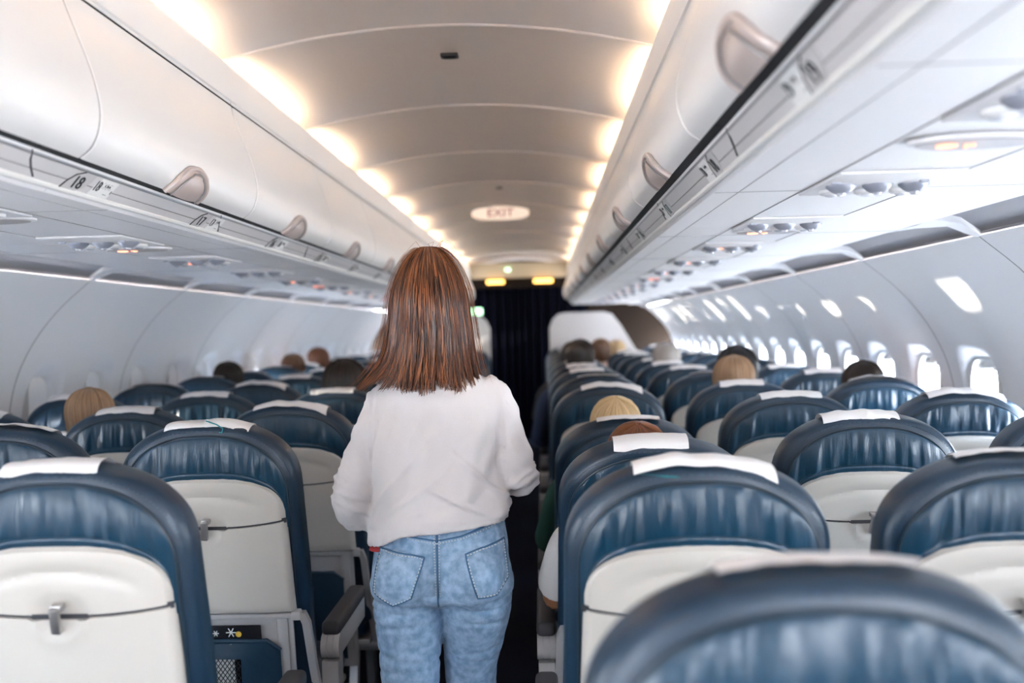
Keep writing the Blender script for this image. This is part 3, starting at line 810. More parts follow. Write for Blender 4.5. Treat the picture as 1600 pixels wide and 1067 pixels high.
def leg_mesh(s):
    mb = MB()
    mb.loft([[(s * .17 + dx, y0 + dy, z) for dx, dy in ((-.014, -.02), (.014, -.02), (.014, .02), (-.014, .02))] for y0, z in ((.06, .32), (-.02, .03), (-.02, .0))])
    mb.loft([[(s * .17 + dx, y0 + dy, z) for dx, dy in ((-.014, -.02), (.014, -.02), (.014, .02), (-.014, .02))] for y0, z in ((.34, .32), (.38, .03), (.38, .0))])
    mb.box((s * .17, .18, .02), (.03, .44, .03), .006)
    return mb.data('leg', M['metal'], 30)
back_me = backrest_mesh(); panel_me = [backpanel_mesh(q * 11.3) for q in range(4)]; pip_me = piping_mesh(); sti_me = stitch_mesh(True); sti2_me = stitch_mesh(False)
she_me = shell_mesh(); tray_me = tray_mesh(); gap_me = gap_mesh(); lat_me = latch_mesh(); frr_me = frame_rear_mesh(); poc_me = pocket_mesh(); net_me = net_mesh()
clo_me = [cloth_mesh(v) for v in range(7)]; tea_me = {True: teal_mesh(True), 'thread': teal_mesh(False)}; cus_me = cushion_mesh(); ap_me, ab_me = arm_meshes(); bas_me = base_mesh(); leg_me = [leg_mesh(-1), leg_mesh(1)]
pc = MB(); pc.box((.115, -.069, .305), (.105, .0012, .014)); plc_me = pc.data('placard', M['sticker'], 0)
SEAT_Z = .42; REC = R(9)
def make_seat(row, x, side, rec=REC, dz=0, var=0, cloth=0, label='', teal=False):
    y = ROWS[row] + .155
    t = thing('airliner_seat', label, 'seat', (x, y, dz), 'blue leather seats %s of the aisle' % side)
    b = link('backrest', back_me, t, (0, 0, SEAT_Z), (rec, 0, 0))
    link('back_panel', panel_me[var % 4], b); link('piping', pip_me, b)
    link('back_shell', she_me, b)['label'] = 'pale plastic shell'
    link('tray_table', tray_me, b)['label'] = 'pale folded tray table'
    link('tray_gap', gap_me, b); la = link('tray_latch', lat_me, b); la['label'] = 'small metal turn latch'
    if row < 7: link('hem_stitching', sti_me, b); link('edge_stitching', sti2_me, b); link('placard', plc_me, b)
    if row < 6:
        link('back_frame', frr_me, b); link('literature_pocket', poc_me, b); link('pocket_net', net_me, b)
    if cloth is not None: link('headrest_paper', clo_me[cloth], b)['label'] = 'white paper headrest cover'
    if teal: link('teal_tape', tea_me[teal], b)['label'] = 'teal tape end'
    link('seat_cushion', cus_me, t)
    sx = -.27 if side == 'right' else .27
    ar = link('armrest', ab_me, t, (sx, .02, 0)); link('armrest_pad', ap_me, ar)['label'] = 'charcoal pad'
    link('seat_frame', bas_me, t); link('leg', leg_me[0], t); link('leg', leg_me[1], t)
    return t, b, rec

# ------------------------------------------------------------------ seats in their rows
SXS = {1: {'aisle': .540, 'middle': 1.084, 'window': 1.625}, -1: {'aisle': .573, 'middle': 1.105, 'window': 1.638}}
ROWS[0] = .925
near = {
 ('right', 0, 'aisle'): 'big blurred blue seat top in the bottom right corner, closest to the camera',
 ('right', 1, 'aisle'): 'near blue aisle seat with crooked white paper cover and teal corner, right of the aisle',
 ('right', 1, 'middle'): 'dark blue seat cut by the right photo edge, pale shell below it',
 ('left', 1, 'aisle'): 'dark blue seat with grey shell and latch in the bottom left corner',
 ('left', 2, 'aisle'): 'blue seat with cream tray table, lettered placard and netted pocket, left of the walking woman',
 ('left', 2, 'middle'): 'blue seat top with gathered leather cut by the left edge, above the bottom left seat',
 ('right', 2, 'middle'): 'bright blue seat with visible metal latch, just beyond the near aisle seat on the right',
 ('right', 2, 'aisle'): 'dark blue aisle seat of the red-brown haired passenger, white paper on top',
}
seats = {}
for side, s in (('left', -1), ('right', 1)):
    for row in range(15):
        for pos in ('aisle', 'middle', 'window'):
            if row == 0 and (side == 'left' or pos != 'aisle'): continue
            if row == 1 and (pos == 'window' or (side == 'left' and pos == 'middle')): continue
            lab = near.get((side, row, pos), 'blue leather %s seat %s of the aisle, %s row from the camera' % (pos, side, ORD[row]))
            var = rnd.randrange(4); cl = rnd.choice([0, 1, 2, 3, 4, 6, 2, 5]); rec = REC + R(rnd.uniform(-1.0, 1.2)); teal = False; dz = 0
            if (side, pos) == ('right', 'aisle') and row in (2, 3): rec = R(20 if row == 2 else 22); dz = 0 if row == 2 else -.012
            if (side, row, pos) == ('right', 1, 'aisle'): cl = 1; var = 1; rec = R(10.0); teal = True
            if (side, row, pos) == ('left', 2, 'aisle'): cl = 3; teal = 'thread'; var = 0; rec = R(8.6)
            if (side, row, pos) == ('right', 2, 'middle'): cl = 4; var = 2; rec = R(8.6)
            if (side, row, pos) == ('right', 2, 'window'): cl = None
            if (side, row, pos) == ('right', 0, 'aisle'): cl = 5
            seats[(side, row, pos)] = make_seat(row, s * SXS[s][pos] - (.010 if s < 0 and row in (1, 2) else 0), side, rec, dz + (.012 if s < 0 and row in (1, 2) else 0), var, cl, lab, teal)

# magazine, wrappers and placard lettering at the sunlit seat on the left
b = seats[('left', 2, 'aisle')][1]
for tx, sz, x, z in (('FASTEN SEAT BELT WHILE SEATED', .0048, .115, .3075), ('Life vest under your seat', .0048, .115, .3015)):
    link('lettering', text_data(tx, sz, M['ink'], .0002), b, (x, -.0698, z), (PI / 2, 0, 0))
T3 = seats[('left', 2, 'aisle')][0]; RC3 = seats[('left', 2, 'aisle')][2]
def on_back(lx, ly, lz): return (T3.location.x + lx, T3.location.y + ly * cos(RC3) - lz * sin(RC3), SEAT_Z + ly * sin(RC3) + lz * cos(RC3))
t = thing('magazine', 'black magazine with white snowflakes and gold dot in a seat pocket', 'magazine', on_back(.0, -.057, .163))
t.rotation_euler = (RC3, 0, 0)
mb = MB(); mb.box((0, 0, 0), (.235, .006, .20), .002); mb.build('cover', M['mag'], t)
mb = MB()
for cx_, cz_, r_ in ((-.045, .084, .012), (.0, .080, .008), (.040, .082, .013), (-.09, .08, .010)):
    mb = MB()
    for q in range(3):
        a = PI * q / 3; mb.tube([(cx_ - r_ * cos(a), -.0042, cz_ - r_ * sin(a)), (cx_ + r_ * cos(a), -.0042, cz_ + r_ * sin(a))], .0014, 4)
    mb.build('snowflake', M['magw'], t)
mb = MB(); mb.ell((.060, -.006, .078), (.008, .001, .008)); mb.build('gold_dot', M['gold'], t)
link('lettering', text_data('SERBIA', .013, M['magw'], .0002), t, (-.055, -.0042, .062), (PI / 2, 0, 0))
mb = MB(); mb.box((0, 0, 0), (.13, .008, .16), .003)
t = tag(mb.build('safety_card', M['sticker']), 'white card edge standing in the netted pocket below the magazine', 'card'); t.location = on_back(-.02, -.0645, .139); t.rotation_euler = (RC3, 0, 0)
wr = [((.55, .42, .04), (-.10, .08)), ((.45, .03, .02), (-.06, .03)), ((.10, .30, .05), (-.02, .07)), ((.60, .18, .02), (.00, .02)), ((.75, .72, .65), (-.085, -.02)), ((.6, .6, .55), (-.03, -.03))]
for i, (c, (x, z)) in enumerate(wr):
    mb = MB(); mb.ell((0, 0, 0), (.026, .005, .034), 12, 8)
    o = tag(mb.build('snack_wrapper', mat('foil_wrapper', c, .3, .3)), ['mustard', 'red', 'green', 'orange', 'cream', 'pale grey'][i] + ' snack wrapper seen through the black net pocket', 'wrapper', 'snack wrappers in the net pocket')
    o.location = on_back(x, -.0825, z); o.rotation_euler = (RC3, 0, 0)

# ------------------------------------------------------------------ people
def skin(name, c): return mat(name, c, .5, sss=.08, bump=.08, bscale=150)
def ring(c, rx, ry, n=2.2, k=28, rot=0, tilt=0):
    o = []
    for j in range(k):
        a = 2 * PI * j / k; x = rx * sgnp(cos(a), 2 / n); y = ry * sgnp(sin(a), 2 / n)
        x, y = x * cos(rot) - y * sin(rot), x * sin(rot) + y * cos(rot)
        o.append((c[0] + x, c[1] + y, c[2] + x * tilt))
    return o
def path_tube(mb, pts, rad, k=20, flat=1.0, sub=4):
    # smooth the path
    P = [Vector(p) for p in pts]; out = []; rr = []
    for i in range(len(P) - 1):
        a, b, c, d = P[max(0, i - 1)], P[i], P[i + 1], P[min(len(P) - 1, i + 2)]
        for q in range(sub):
            t = q / sub; out.append(.5 * ((2 * b) + (c - a) * t + (2 * a - 5 * b + 4 * c - d) * t * t + (3 * b - a - 3 * c + d) * t ** 3)); rr.append(lerp(rad[i], rad[i + 1], t))
    out.append(P[-1]); rr.append(rad[-1]); mb.tube(out, rr, k, flat=flat)
def head(mb, c, sc=1.0, pitch=0.0, yaw=0.0):
    Rm = Matrix.Rotation(yaw, 3, 'Z') @ Matrix.Rotation(pitch, 3, 'X'); c = Vector(c)
    T = lambda p: tuple(c + Rm @ (Vector(p) * sc))
    prof = [(-.118, .022, .020, .050), (-.112, .038, .034, .042), (-.09, .052, .062, .026), (-.06, .062, .078, .012), (-.03, .069, .088, .004), (0, .074, .095, 0), (.03, .077, .098, -.004), (.06, .074, .095, -.008), (.085, .062, .081, -.010), (.103, .042, .056, -.012), (.112, .018, .026, -.012)]
    mb.loft([[T(p) for p in ring((0, yo, z), rx, ry, 2.1, 24)] for z, rx, ry, yo in prof])
    mb.loft([[T(p) for p in ring((0, y, z), rx, ry, 2, 12)] for z, rx, ry, y in ((-.040, .015, .014, .088), (-.030, .015, .020, .092), (-.008, .009, .014, .092), (.012, .006, .008, .090))])
    for z, ry in ((-.056, .0055), (-.066, .0065)): mb.tube([T((-.022, .078, z)), T((-.01, .089, z + .001)), T((.01, .089, z + .001)), T((.022, .078, z))], [.003 * sc, ry * sc, ry * sc, .003 * sc], 10)
    for s in (-1, 1):
        mb.ell(T((s * .078, -.008, -.005)), (.008 * sc, .018 * sc, .030 * sc), 12, 8)
        mb.ell(T((s * .032, .080, .006)), (.015 * sc, .012 * sc, .010 * sc), 12, 8)
        mb.tube([T((s * .015, .092, .024)), T((s * .034, .090, .028)), T((s * .052, .076, .022))], .006 * sc, 8)
def hand(mb, p, d, palm, sc=1.0, curl=.6):
    d = Vector(d).normalized(); pn = Vector(palm).normalized(); pn = (pn - d * pn.dot(d)).normalized(); sd = d.cross(pn); p = Vector(p)
    def quad(c, w, t): return [c + sd * w * sgnp(cos(a), .7) + pn * t * sgnp(sin(a), .7) for a in [2 * PI * j / 16 for j in range(16)]]
    mb.loft([quad(p - d * .01, .026 * sc, .020 * sc), quad(p + d * .03 * sc, .036 * sc, .015 * sc), quad(p + d * .07 * sc, .041 * sc, .013 * sc), quad(p + d * .088 * sc, .036 * sc, .010 * sc)])
    for i, ln in enumerate((.072, .080, .075, .058)):
        w = (-.030 + .020 * i) * sc; q = p + d * .080 * sc + sd * w; ang = 0; pts = [q - d * .015]; rr = [.0085 * sc]
        for L_ in (.42, .33, .25):
            pts.append(q.copy()); rr.append(.0085 * sc); ang += curl * (1 + .12 * i); q = q + (d * cos(ang) + pn * sin(ang)) * ln * L_ * sc
        pts.append(q); rr.append(.0068 * sc); mb.tube(pts, rr, 10)
    q = p + d * .022 * sc - sd * .030 * sc
    mb.tube([q, q + (-sd * .028 + d * .020 + pn * .012) * sc, q + (-sd * .036 + d * .048 + pn * .024) * sc, q + (-sd * .030 + d * .070 + pn * .034) * sc], [.013 * sc, .0105 * sc, .009 * sc, .007 * sc], 10)
def hair_shell(mb, c, rows, k=30):
    # rows: z, half width, half depth, y shift, half opening angle in degrees (180 = closed all round), thickness
    c = Vector(c); rings = []
    for z, hx, hy, yo, op, th in rows:
        o = []; a1 = R(op)
        for j in range(k):
            a = -a1 + 2 * a1 * j / (k - 1); o.append((c.x + hx * sin(a), c.y + yo - hy * cos(a), c.z + z))
        for j in range(k - 1, -1, -1):
            a = -a1 + 2 * a1 * j / (k - 1); o.append((c.x + (.0005 if op >= 180 else max(.002, hx - th)) * sin(a), c.y + yo - (.0005 if op >= 180 else max(.002, hy - th)) * cos(a), c.z + z))
        rings.append(o)
    mb.loft(rings)

# ---- seated passengers (local origin = seat origin on the floor, facing +y)
def seated_body():
    mb = MB()
    mb.loft([ring((0, y, z), a, b_, 2.6) for z, y, a, b_ in ((.46, .17, .15, .12), (.52, .16, .175, .13), (.60, .14, .165, .12), (.72, .11, .150, .105), (.84, .08, .165, .11), (.94, .06, .180, .10), (1.0, .055, .165, .08), (1.035, .055, .09, .06))])
    mb.tube([(0, .055, 1.0), (0, .062, 1.05), (0, .075, 1.11)], [.065, .054, .052], 20)
    head(mb, (0, .085, 1.185))
    for s in (-1, 1):
        path_tube(mb, [(s * .165, .055, .975), (s * .205, .06, .93), (s * .235, .10, .80), (s * .262, .15, .685)], [.052, .054, .048, .042])
        path_tube(mb, [(s * .262, .15, .685), (s * .235, .26, .665), (s * .15, .36, .655)], [.042, .040, .028])
        hand(mb, (s * .145, .365, .655), (-s * .55, .8, -.05), (0, 0, -1), 1.0, .35)
        path_tube(mb, [(s * .09, .18, .52), (s * .105, .38, .545), (s * .11, .56, .54)], [.090, .078, .060])
        path_tube(mb, [(s * .11, .56, .54), (s * .11, .57, .36), (s * .11, .55, .10)], [.060, .054, .036])
        mb.loft([ring((s * .115, y, .045 + dz), .040, h, 2.4, 16) for y, h, dz in ((.0, .01, 0),)] if False else [[(s * .115 + w * cos(a), y, .04 + h * sin(a)) for a in [2 * PI * j / 14 for j in range(14)]] for y, w, h in ((.49, .030, .030), (.55, .038, .038), (.64, .044, .028), (.71, .036, .020))])
    return remesh(mb, 'seated_body', .0085, 3, [M['white']])
def seated_shirt(long):
    mb = MB(); e = .012
    mb.loft([ring((0, y, z), a + e, b_ + e, 2.6) for z, y, a, b_ in ((.50, .16, .178, .135), (.60, .14, .17, .125), (.72, .11, .155, .11), (.84, .08, .168, .112), (.94, .06, .180, .10), (1.0, .055, .160, .076), (1.03, .055, .085, .055))])
    for s in (-1, 1):
        if long:
            path_tube(mb, [(s * .15, .055, .975), (s * .205, .06, .93), (s * .240, .10, .80), (s * .266, .145, .69)], [.064, .068, .064, .062])
            path_tube(mb, [(s * .266, .145, .69), (s * .24, .25, .668), (s * .17, .34, .658)], [.062, .055, .044])
        else:
            path_tube(mb, [(s * .15, .055, .975), (s * .205, .06, .93), (s * .240, .095, .81), (s * .252, .12, .745)], [.064, .070, .068, .064])
    return remesh(mb, 'shirt', .010, 3, [M['white']])
SHROWS = {'short': [(-.075, .062, .080, .0, 60, .012), (-.04, .080, .100, .002, 80, .012), (0, .085, .106, .002, 95, .014), (.03, .088, .110, .0, 110, .016), (.06, .087, .108, -.006, 140, .02), (.09, .076, .097, -.010, 180, .03), (.113, .054, .072, -.012, 180, .03), (.126, .026, .036, -.012, 180, .02), (.129, .006, .008, -.012, 180, .004)],
  'long': [(-.24, .105, .085, -.020, 80, .03), (-.16, .102, .095, -.012, 92, .03), (-.08, .098, .105, -.004, 98, .022), (-.03, .096, .112, .002, 102, .02), (.02, .096, .116, .0, 108, .02), (.06, .094, .114, -.006, 135, .02), (.09, .083, .102, -.010, 180, .03), (.115, .060, .078, -.012, 180, .03), (.130, .030, .040, -.012, 180, .02), (.135, .006, .008, -.012, 180, .004)]}
def seated_hair(kind):
    mb = MB(); hair_shell(mb, (0, .085, 1.185), SHROWS[kind])
    return remesh(mb, 'hair', .006, 3, [M['white']])
def seated_strands(kind):
    mb = MB(); rows = SHROWS[kind]; q = random.Random(5); cx_, cy_, cz0 = 0, .085, 1.185
    T = [[(r_[0], r_[k_]) for r_ in rows] for k_ in range(6)]
    zmax = rows[-1][0]; zmin = rows[0][0]
    for i in range(900):
        a = PI * q.uniform(-1, 1); zl = zmax; pts = []; lay = q.uniform(-.002, .003); w_ = q.uniform(-.10, .10); part = .10 * (1 if a > 0 else -1)
        for j in range(15):
            t = j / 14; z = lerp(zmax + .002, zmin + q.uniform(0, .02) * (j == 14), t ** 1.7)
            op = R(interp(T[4], z)) if z < .09 else PI
            if abs(a) > op: break
            hx, hy, yo = interp(T[1], z), interp(T[2], z), interp(T[3], z)
            aa = a + w_ * t + part * (1 - t)
            pts.append((cx_ + (hx + lay) * sin(aa), cy_ + yo - (hy + lay) * cos(aa), cz0 + z + (lay if z > .1 else 0)))
        if len(pts) > 3: mb.tube(pts, .0022, 4, flat=.6)
    return mb.data('hair_strands', M['white'], 60, False)
st_mes = {'short': seated_strands('short'), 'long': seated_strands('long')}
sb_me = seated_body(); ss_me = {True: seated_shirt(True), False: seated_shirt(False)}; sh_me = {'short': seated_hair('short'), 'long': seated_hair('long')}
tr_mb = MB()
for s in (-1, 1):
    path_tube(tr_mb, [(s * .085, .15, .52), (s * .105, .38, .548), (s * .11, .565, .545)], [.102, .088, .070]); path_tube(tr_mb, [(s * .11, .565, .545), (s * .11, .575, .36), (s * .11, .55, .12)], [.070, .064, .050])
trousers_me = remesh(tr_mb, 'trousers', .010, 3, [M['white']])
HC = {}
def hairmat(name, c, c2=None):
    m = mat(name, c, .42, spec=.4); n_ = m.node_tree.nodes; L_ = m.node_tree.links
    g_ = n_.new('ShaderNodeNewGeometry'); r_ = n_.new('ShaderNodeValToRGB'); L_.new(g_.outputs['Random Per Island'], r_.inputs[0]); c2 = c2 or [x * 2 for x in c]
    r_.color_ramp.elements[0].color = (*c, 1); r_.color_ramp.elements[1].color = (*c2, 1)
    L_.new(r_.outputs[0], n_['Principled BSDF'].inputs['Base Color']); return m
HM = {'blond': hairmat('blond_hair', (.42, .26, .11), (.80, .60, .34)), 'auburn': hairmat('auburn_hair', (.055, .016, .006), (.25, .085, .03)), 'dark': hairmat('dark_hair', (.012, .007, .005), (.03, .016, .010)),
      'black': hairmat('black_hair', (.006, .005, .006), (.015, .012, .012)), 'brown': hairmat('brown_hair', (.10, .045, .02), (.24, .12, .06)), 'light': hairmat('light_brown_hair', (.22, .12, .06), (.48, .30, .17)), 'grey': hairmat('grey_hair', (.30, .26, .23), (.6, .55, .5))}
SM = {'fair': skin('fair_skin', (.62, .36, .25)), 'tan': skin('tanned_skin', (.36, .15, .075))}
TM = {k: mat(k + '_clothes', c, .85, bump=.4, bscale=120) for k, c in {'green': (.008, .055, .035), 'whiteblouse': (.72, .68, .64), 'navy': (.02, .03, .07), 'greyknit': (.22, .22, .23), 'blacktop': (.02, .02, .022), 'red': (.35, .03, .03), 'sand': (.45, .36, .26), 'trouser': (.03, .035, .06)}.items()}
def matobj(o, m):
    o.material_slots[0].link = 'OBJECT'; o.material_slots[0].material = m
def passenger(row, side, pos, label, hair, hk, skin_, top, long=True, sc=1.0, dx=0, dy=0, rz=0, ry=0, lean=0):
    s = -1 if side == 'left' else 1; x = s * SXS[s][pos] + dx; y = ROWS[row] + .155 + dy
    t = thing('person', label, 'person', (x, y, .455 * (1 - sc)), 'seated passengers', rz); t.scale = (sc, sc, sc)
    t.rotation_euler = (lean, ry, rz)
    if lean: t.location.y += .5 * sin(lean); t.location.z += .5 * (1 - cos(lean)) - .17 * sin(lean) * .3
    matobj(link('body', sb_me, t), SM[skin_]); matobj(link('shirt', ss_me[long], t), TM[top]); matobj(link('trousers', trousers_me, t), TM['trouser']); h_ = link('hair', sh_me[hk], t); matobj(h_, HM[hair]); k_ = link('hair_strands', st_mes[hk], h_); matobj(k_, HM[hair]); k_['kind'] = 'stuff'
    return t
passenger(3, 'right', 'aisle', 'blond passenger in green sleeves, seated right of the aisle, crown and elbow showing', 'blond', 'long', 'fair', 'green', True, .865, -.025, lean=R(16))
passenger(2, 'right', 'aisle', 'red-brown haired passenger in white blouse, bare elbow out over the armrest', 'auburn', 'long', 'tan', 'whiteblouse', False, .85, -.022, .03, lean=R(17))
passenger(7, 'right', 'aisle', 'person with short dark hair and broad head, taller than the seats by the bulkhead', 'dark', 'short', 'tan', 'navy', True, 1.03, -.02, -.05)
passenger(5, 'right', 'middle', 'black-haired passenger leaning sideways with cheek showing, right side', 'black', 'long', 'fair', 'blacktop', True, 1.0, -.02, 0, -.6, .12)
passenger(7, 'right', 'middle', 'grey-brown haired passenger just above white seat covers, right side', 'grey', 'short', 'fair', 'greyknit', True, .99, 0)
passenger(4, 'right', 'middle', 'light brown haired passenger, rounded head above the middle seats on the right', 'light', 'short', 'fair', 'sand', True, .965, .0)
passenger(4, 'right', 'window', 'dark-haired passenger at a bright window on the right', 'dark', 'short', 'fair', 'navy', True, .925, .0)
passenger(10, 'right', 'aisle', 'small dark-haired head far ahead near the white partition, right side', 'brown', 'short', 'fair', 'greyknit', True, 1.0, .25)
passenger(11, 'right', 'middle', 'small blond head far ahead beside the right partition', 'blond', 'short', 'fair', 'red', True, .97, -.1)
passenger(6, 'left', 'window', 'dark-haired passenger far left by the window, crown only', 'dark', 'short', 'fair', 'navy', True, .945, .075)
passenger(8, 'left', 'window', 'brown-haired passenger further ahead on the left window side', 'brown', 'short', 'fair', 'sand', True, .955, .07)
passenger(3, 'left', 'middle', 'fair passenger leaning to the window, brown hair and ear peeking over a seat at left', 'light', 'short', 'fair', 'greyknit', True, .92, -.2, 0, .3)
passenger(4, 'left', 'aisle', 'dark brown haired passenger half hidden behind the walking woman at her left', 'dark', 'long', 'fair', 'red', True, .985, .0)
passenger(9, 'left', 'window', 'red-haired blurred passenger beside a bright window on the left', 'auburn', 'short', 'fair', 'blacktop', True, .99, .085)
passenger(8, 'right', 'aisle', 'tanned person with dark hair, arm out in the aisle ahead on the right', 'dark', 'short', 'tan', 'blacktop', False, 1.0, -.04)

# ---- the walking woman
WX, WY = .009, 2.525
wom = thing('person', 'woman walking up the aisle in white cardigan and blue jeans, long auburn hair', 'person', (WX, WY, 0))
def woman_body():
    mb = MB()
    mb.loft([ring((0, y, z), a, b_, 2.3) for z, y, a, b_ in ((.78, .0, .10, .06), (.82, .0, .130, .075), (.90, .01, .125, .075), (1.02, .015, .108, .070), (1.14, .015, .115, .070), (1.22, .005, .120, .065), (1.27, .0, .100, .052), (1.31, -.002, .06, .045))])
    mb.tube([(-.005, -.0, 1.28), (-.008, .0, 1.37), (-.010, .015, 1.43)], [.056, .047, .047], 20)
    head(mb, (-.010, .02, 1.508), .98)
    arms = {-1: [(-.105, -.005, 1.255), (-.140, -.01, 1.19), (-.175, -.015, 1.10), (-.208, -.01, 1.00)], 1: [(.110, -.005, 1.255), (.145, -.005, 1.20), (.170, .0, 1.13), (.192, .02, 1.055)]}
    fore = {-1: [(-.208, -.01, 1.00), (-.19, .13, 1.01), (-.11, .23, 1.04)], 1: [(.192, .02, 1.055), (.175, .15, 1.06), (.11, .24, 1.07)]}
    for s in (-1, 1):
        path_tube(mb, arms[s], [.044, .044, .038, .034]); path_tube(mb, fore[s], [.034, .033, .024])
        hand(mb, Vector(fore[s][-1]), (-s * .75, .6, .05), (0, -.6, -.5), .92, .55)
    for s, yk, yf in ((-1, -.02, -.10), (1, .10, .22)):
        path_tube(mb, [(s * .085, 0, .79), (s * .080 - .004, (yk) * .5, .62), (s * .073 - .012, yk * .8, .545), (s * .073 - .012, yk, .46), (s * .078, (yk + yf) / 2 - .02, .28), (s * .08, yf, .09)], [.056, .054, .046, .046, .046, .034])
        mb.loft([[(s * .082 + w * cos(a), yf + y, .045 + h * sin(a)) for a in [2 * PI * j / 14 for j in range(14)]] for y, w, h in ((-.06, .022, .022), (-.02, .032, .042), (.06, .040, .030), (.14, .042, .022), (.18, .022, .014))])
    return remesh(mb, 'body', .0065, 3, [SM['fair']])
link('body', woman_body(), wom)
M['denim'] = mat('washed_denim', (.26, .40, .56), .85, bump=.5, bscale=700, var=.38, vscale=48, sheen=.1)
nn = M['denim'].node_tree; rr_ = [x for x in nn.nodes if x.type == 'VALTORGB'][0]
rr_.color_ramp.elements[0].color = (.19, .315, .47, 1); rr_.color_ramp.elements[1].color = (.38, .52, .67, 1); rr_.color_ramp.elements[0].position = .36; rr_.color_ramp.elements[1].position = .66
M['denim_dark'] = mat('denim_seam', (.07, .17, .30), .85, bump=.5, bscale=500)
M['thread'] = mat('pale_thread', (.62, .66, .66), .8)
def jeans():
    mb = MB()
    mb.loft([ring((0, y, z), a, b_, 2.35) for z, y, a, b_ in ((.725, .0, .12, .085), (.76, -.005, .175, .108), (.80, -.008, .180, .115), (.84, -.004, .174, .112), (.88, .002, .170, .108), (.92, .004, .165, .106), (.965, .008, .158, .102))])
    for s in (-1, 1): mb.ell((s * .084 - .004, -.064, .806), (.080, .084, .084), 24, 16)
    for s, yk, yf in ((-1, -.02, -.10), (1, .10, .22)):
        path_tube(mb, [(s * .088, -.012, .79), (s * .087, -.012 + yk * .2, .73), (s * .080 - .006, yk * .45, .64), (s * .073 - .012, yk * .8, .545), (s * .073 - .012, yk, .46), (s * .078, (yk + yf) / 2 - .02, .28), (s * .08, yf, .10)], [.097, .091, .082, .072 - .003 * s, .066, .064, .050], 28)
    me = remesh(mb, 'jeans', .0055, 6, [M['denim']])
    NRM = [v.normal.copy() for v in me.vertices]; NEW = []
    for v in me.vertices:
        p = v.co; d = 0
        # creases under the seat, behind the knee and cleft between
        for zc, amp, w, sl in ((.738, .008, .009, .10), (.722, .005, .006, .04), (.69, .003, .006, -.06), (.60, .004, .007, .15), (.575, .003, .006, -.1)):
            q = (p.z - zc - sl * (abs(p.x) - .08)) / w; d -= amp * math.exp(-q * q) * (1 if p.y < .02 else 0)
        if p.y < -.03 and .765 < p.z < .90: d -= .018 * math.exp(-(p.x / .018) ** 2) * math.exp(-((p.z - .80) / .05) ** 2)
        d += .0022 * noise.noise(Vector((p.x * 14, p.y * 14, p.z * 26)))
        NEW.append(p + NRM[v.index] * d)
    me.vertices.foreach_set('co', [c for q in NEW for c in q]); me.update(); return me
jme = jeans(); jo = link('jeans', jme, wom)
bvh = BVHTree.FromPolygons([v.co for v in jme.vertices], [p.vertices[:] for p in jme.polygons])
def onj(x, z, off=.002):
    h = bvh.ray_cast(Vector((x, -1, z)), Vector((0, 1, 0)))
    if h[0] is None: return None
    return h[0] + h[1] * off if h[1].y < 0 else h[0] + Vector((0, -off, 0))
def seg_pts(poly, step=.006, closed=True):
    out = []; n_ = len(poly)
    for i in range(n_ if closed else n_ - 1):
        a, b_ = Vector((*poly[i], 0)), Vector((*poly[(i + 1) % n_], 0)); k = max(1, int((b_ - a).length / step))
        out += [a.lerp(b_, q / k) for q in range(k)]
    if not closed: out.append(Vector((*poly[-1], 0)))
    return out
def seam(poly, closed, r, nm, m, dash=0, off=.002, parent=None):
    pts = [onj(p.x, p.y, off) for p in seg_pts(poly, .0035 if dash else .006, closed)]; pts = [p for p in pts if p]
    mb = MB()
    if dash:
        for i in range(0, len(pts) - 1, 2): mb.tube([pts[i], pts[i + 1]], r, 5)
    else: mb.tube(pts, r, 6, closed=closed)
    return mb.build(nm, m, parent)
ox = WX
pockL = [(-.134, .884), (-.022, .867), (-.054, .775), (-.098, .757), (-.147, .785)]
pockR = [(.080, .872), (.168, .898), (.178, .805), (.150, .774), (.108, .774)]
for poly in (pockL, pockR):
    P = [(x - ox, z) for x, z in poly]; cx_ = sum(p[0] for p in P) / 5; cz_ = sum(p[1] for p in P) / 5
    mb = MB(); rings = []
    edge = seg_pts(P, .008)
    for t_ in (1.0, .985, .85, .6, .3, .02):
        r_ = []
        for p in edge:
            x, z = cx_ + (p.x - cx_) * t_, cz_ + (p.y - cz_) * t_
            q = onj(x, z, .0005 if t_ == 1.0 else .0035); r_.append(q if q else Vector((x, -.08, z)))
        rings.append(r_)
    mb.grid(rings, False, True); pk = mb.build('back_pocket', M['denim'], jo, 50)
    ins = lambda f: [(cx_ + (x - cx_) * f, cz_ + (z - cz_) * f) for x, z in P]
    seam(P, True, .0024, 'pocket_edge', M['denim_dark'], 0, .003, jo)
    seam(ins(.93), True, .0016, 'pocket_stitching', M['thread'], 1, .0050, jo)
seam([(.0, .955), (.0, .745)], False, .0024, 'centre_seam', M['denim_dark'], 0, .001, jo)
for dx in (-.006, .006): seam([(dx, .955), (dx, .765)], False, .0016, 'centre_stitching', M['thread'], 1, .003, jo)
for s in (-1, 1):
    seam([(0, .905), (s * .06, .915), (s * .15, .945)], False, .0022, 'yoke_seam', M['denim_dark'], 0, .001, jo)
    seam([(0, .899), (s * .06, .909), (s * .15, .939)], False, .0015, 'yoke_stitching', M['thread'], 1, .003, jo)
# red undershirt hem on her left hip
mb = MB(); mb.loft([ring((-.026, .012, z), a, .102, 2.4, 28, 0, .12) for z, a in ((.886, .160), (.92, .153), (.96, .145))]); mb.build('undershirt', mat('red_undershirt', (.40, .03, .03), .8), wom)

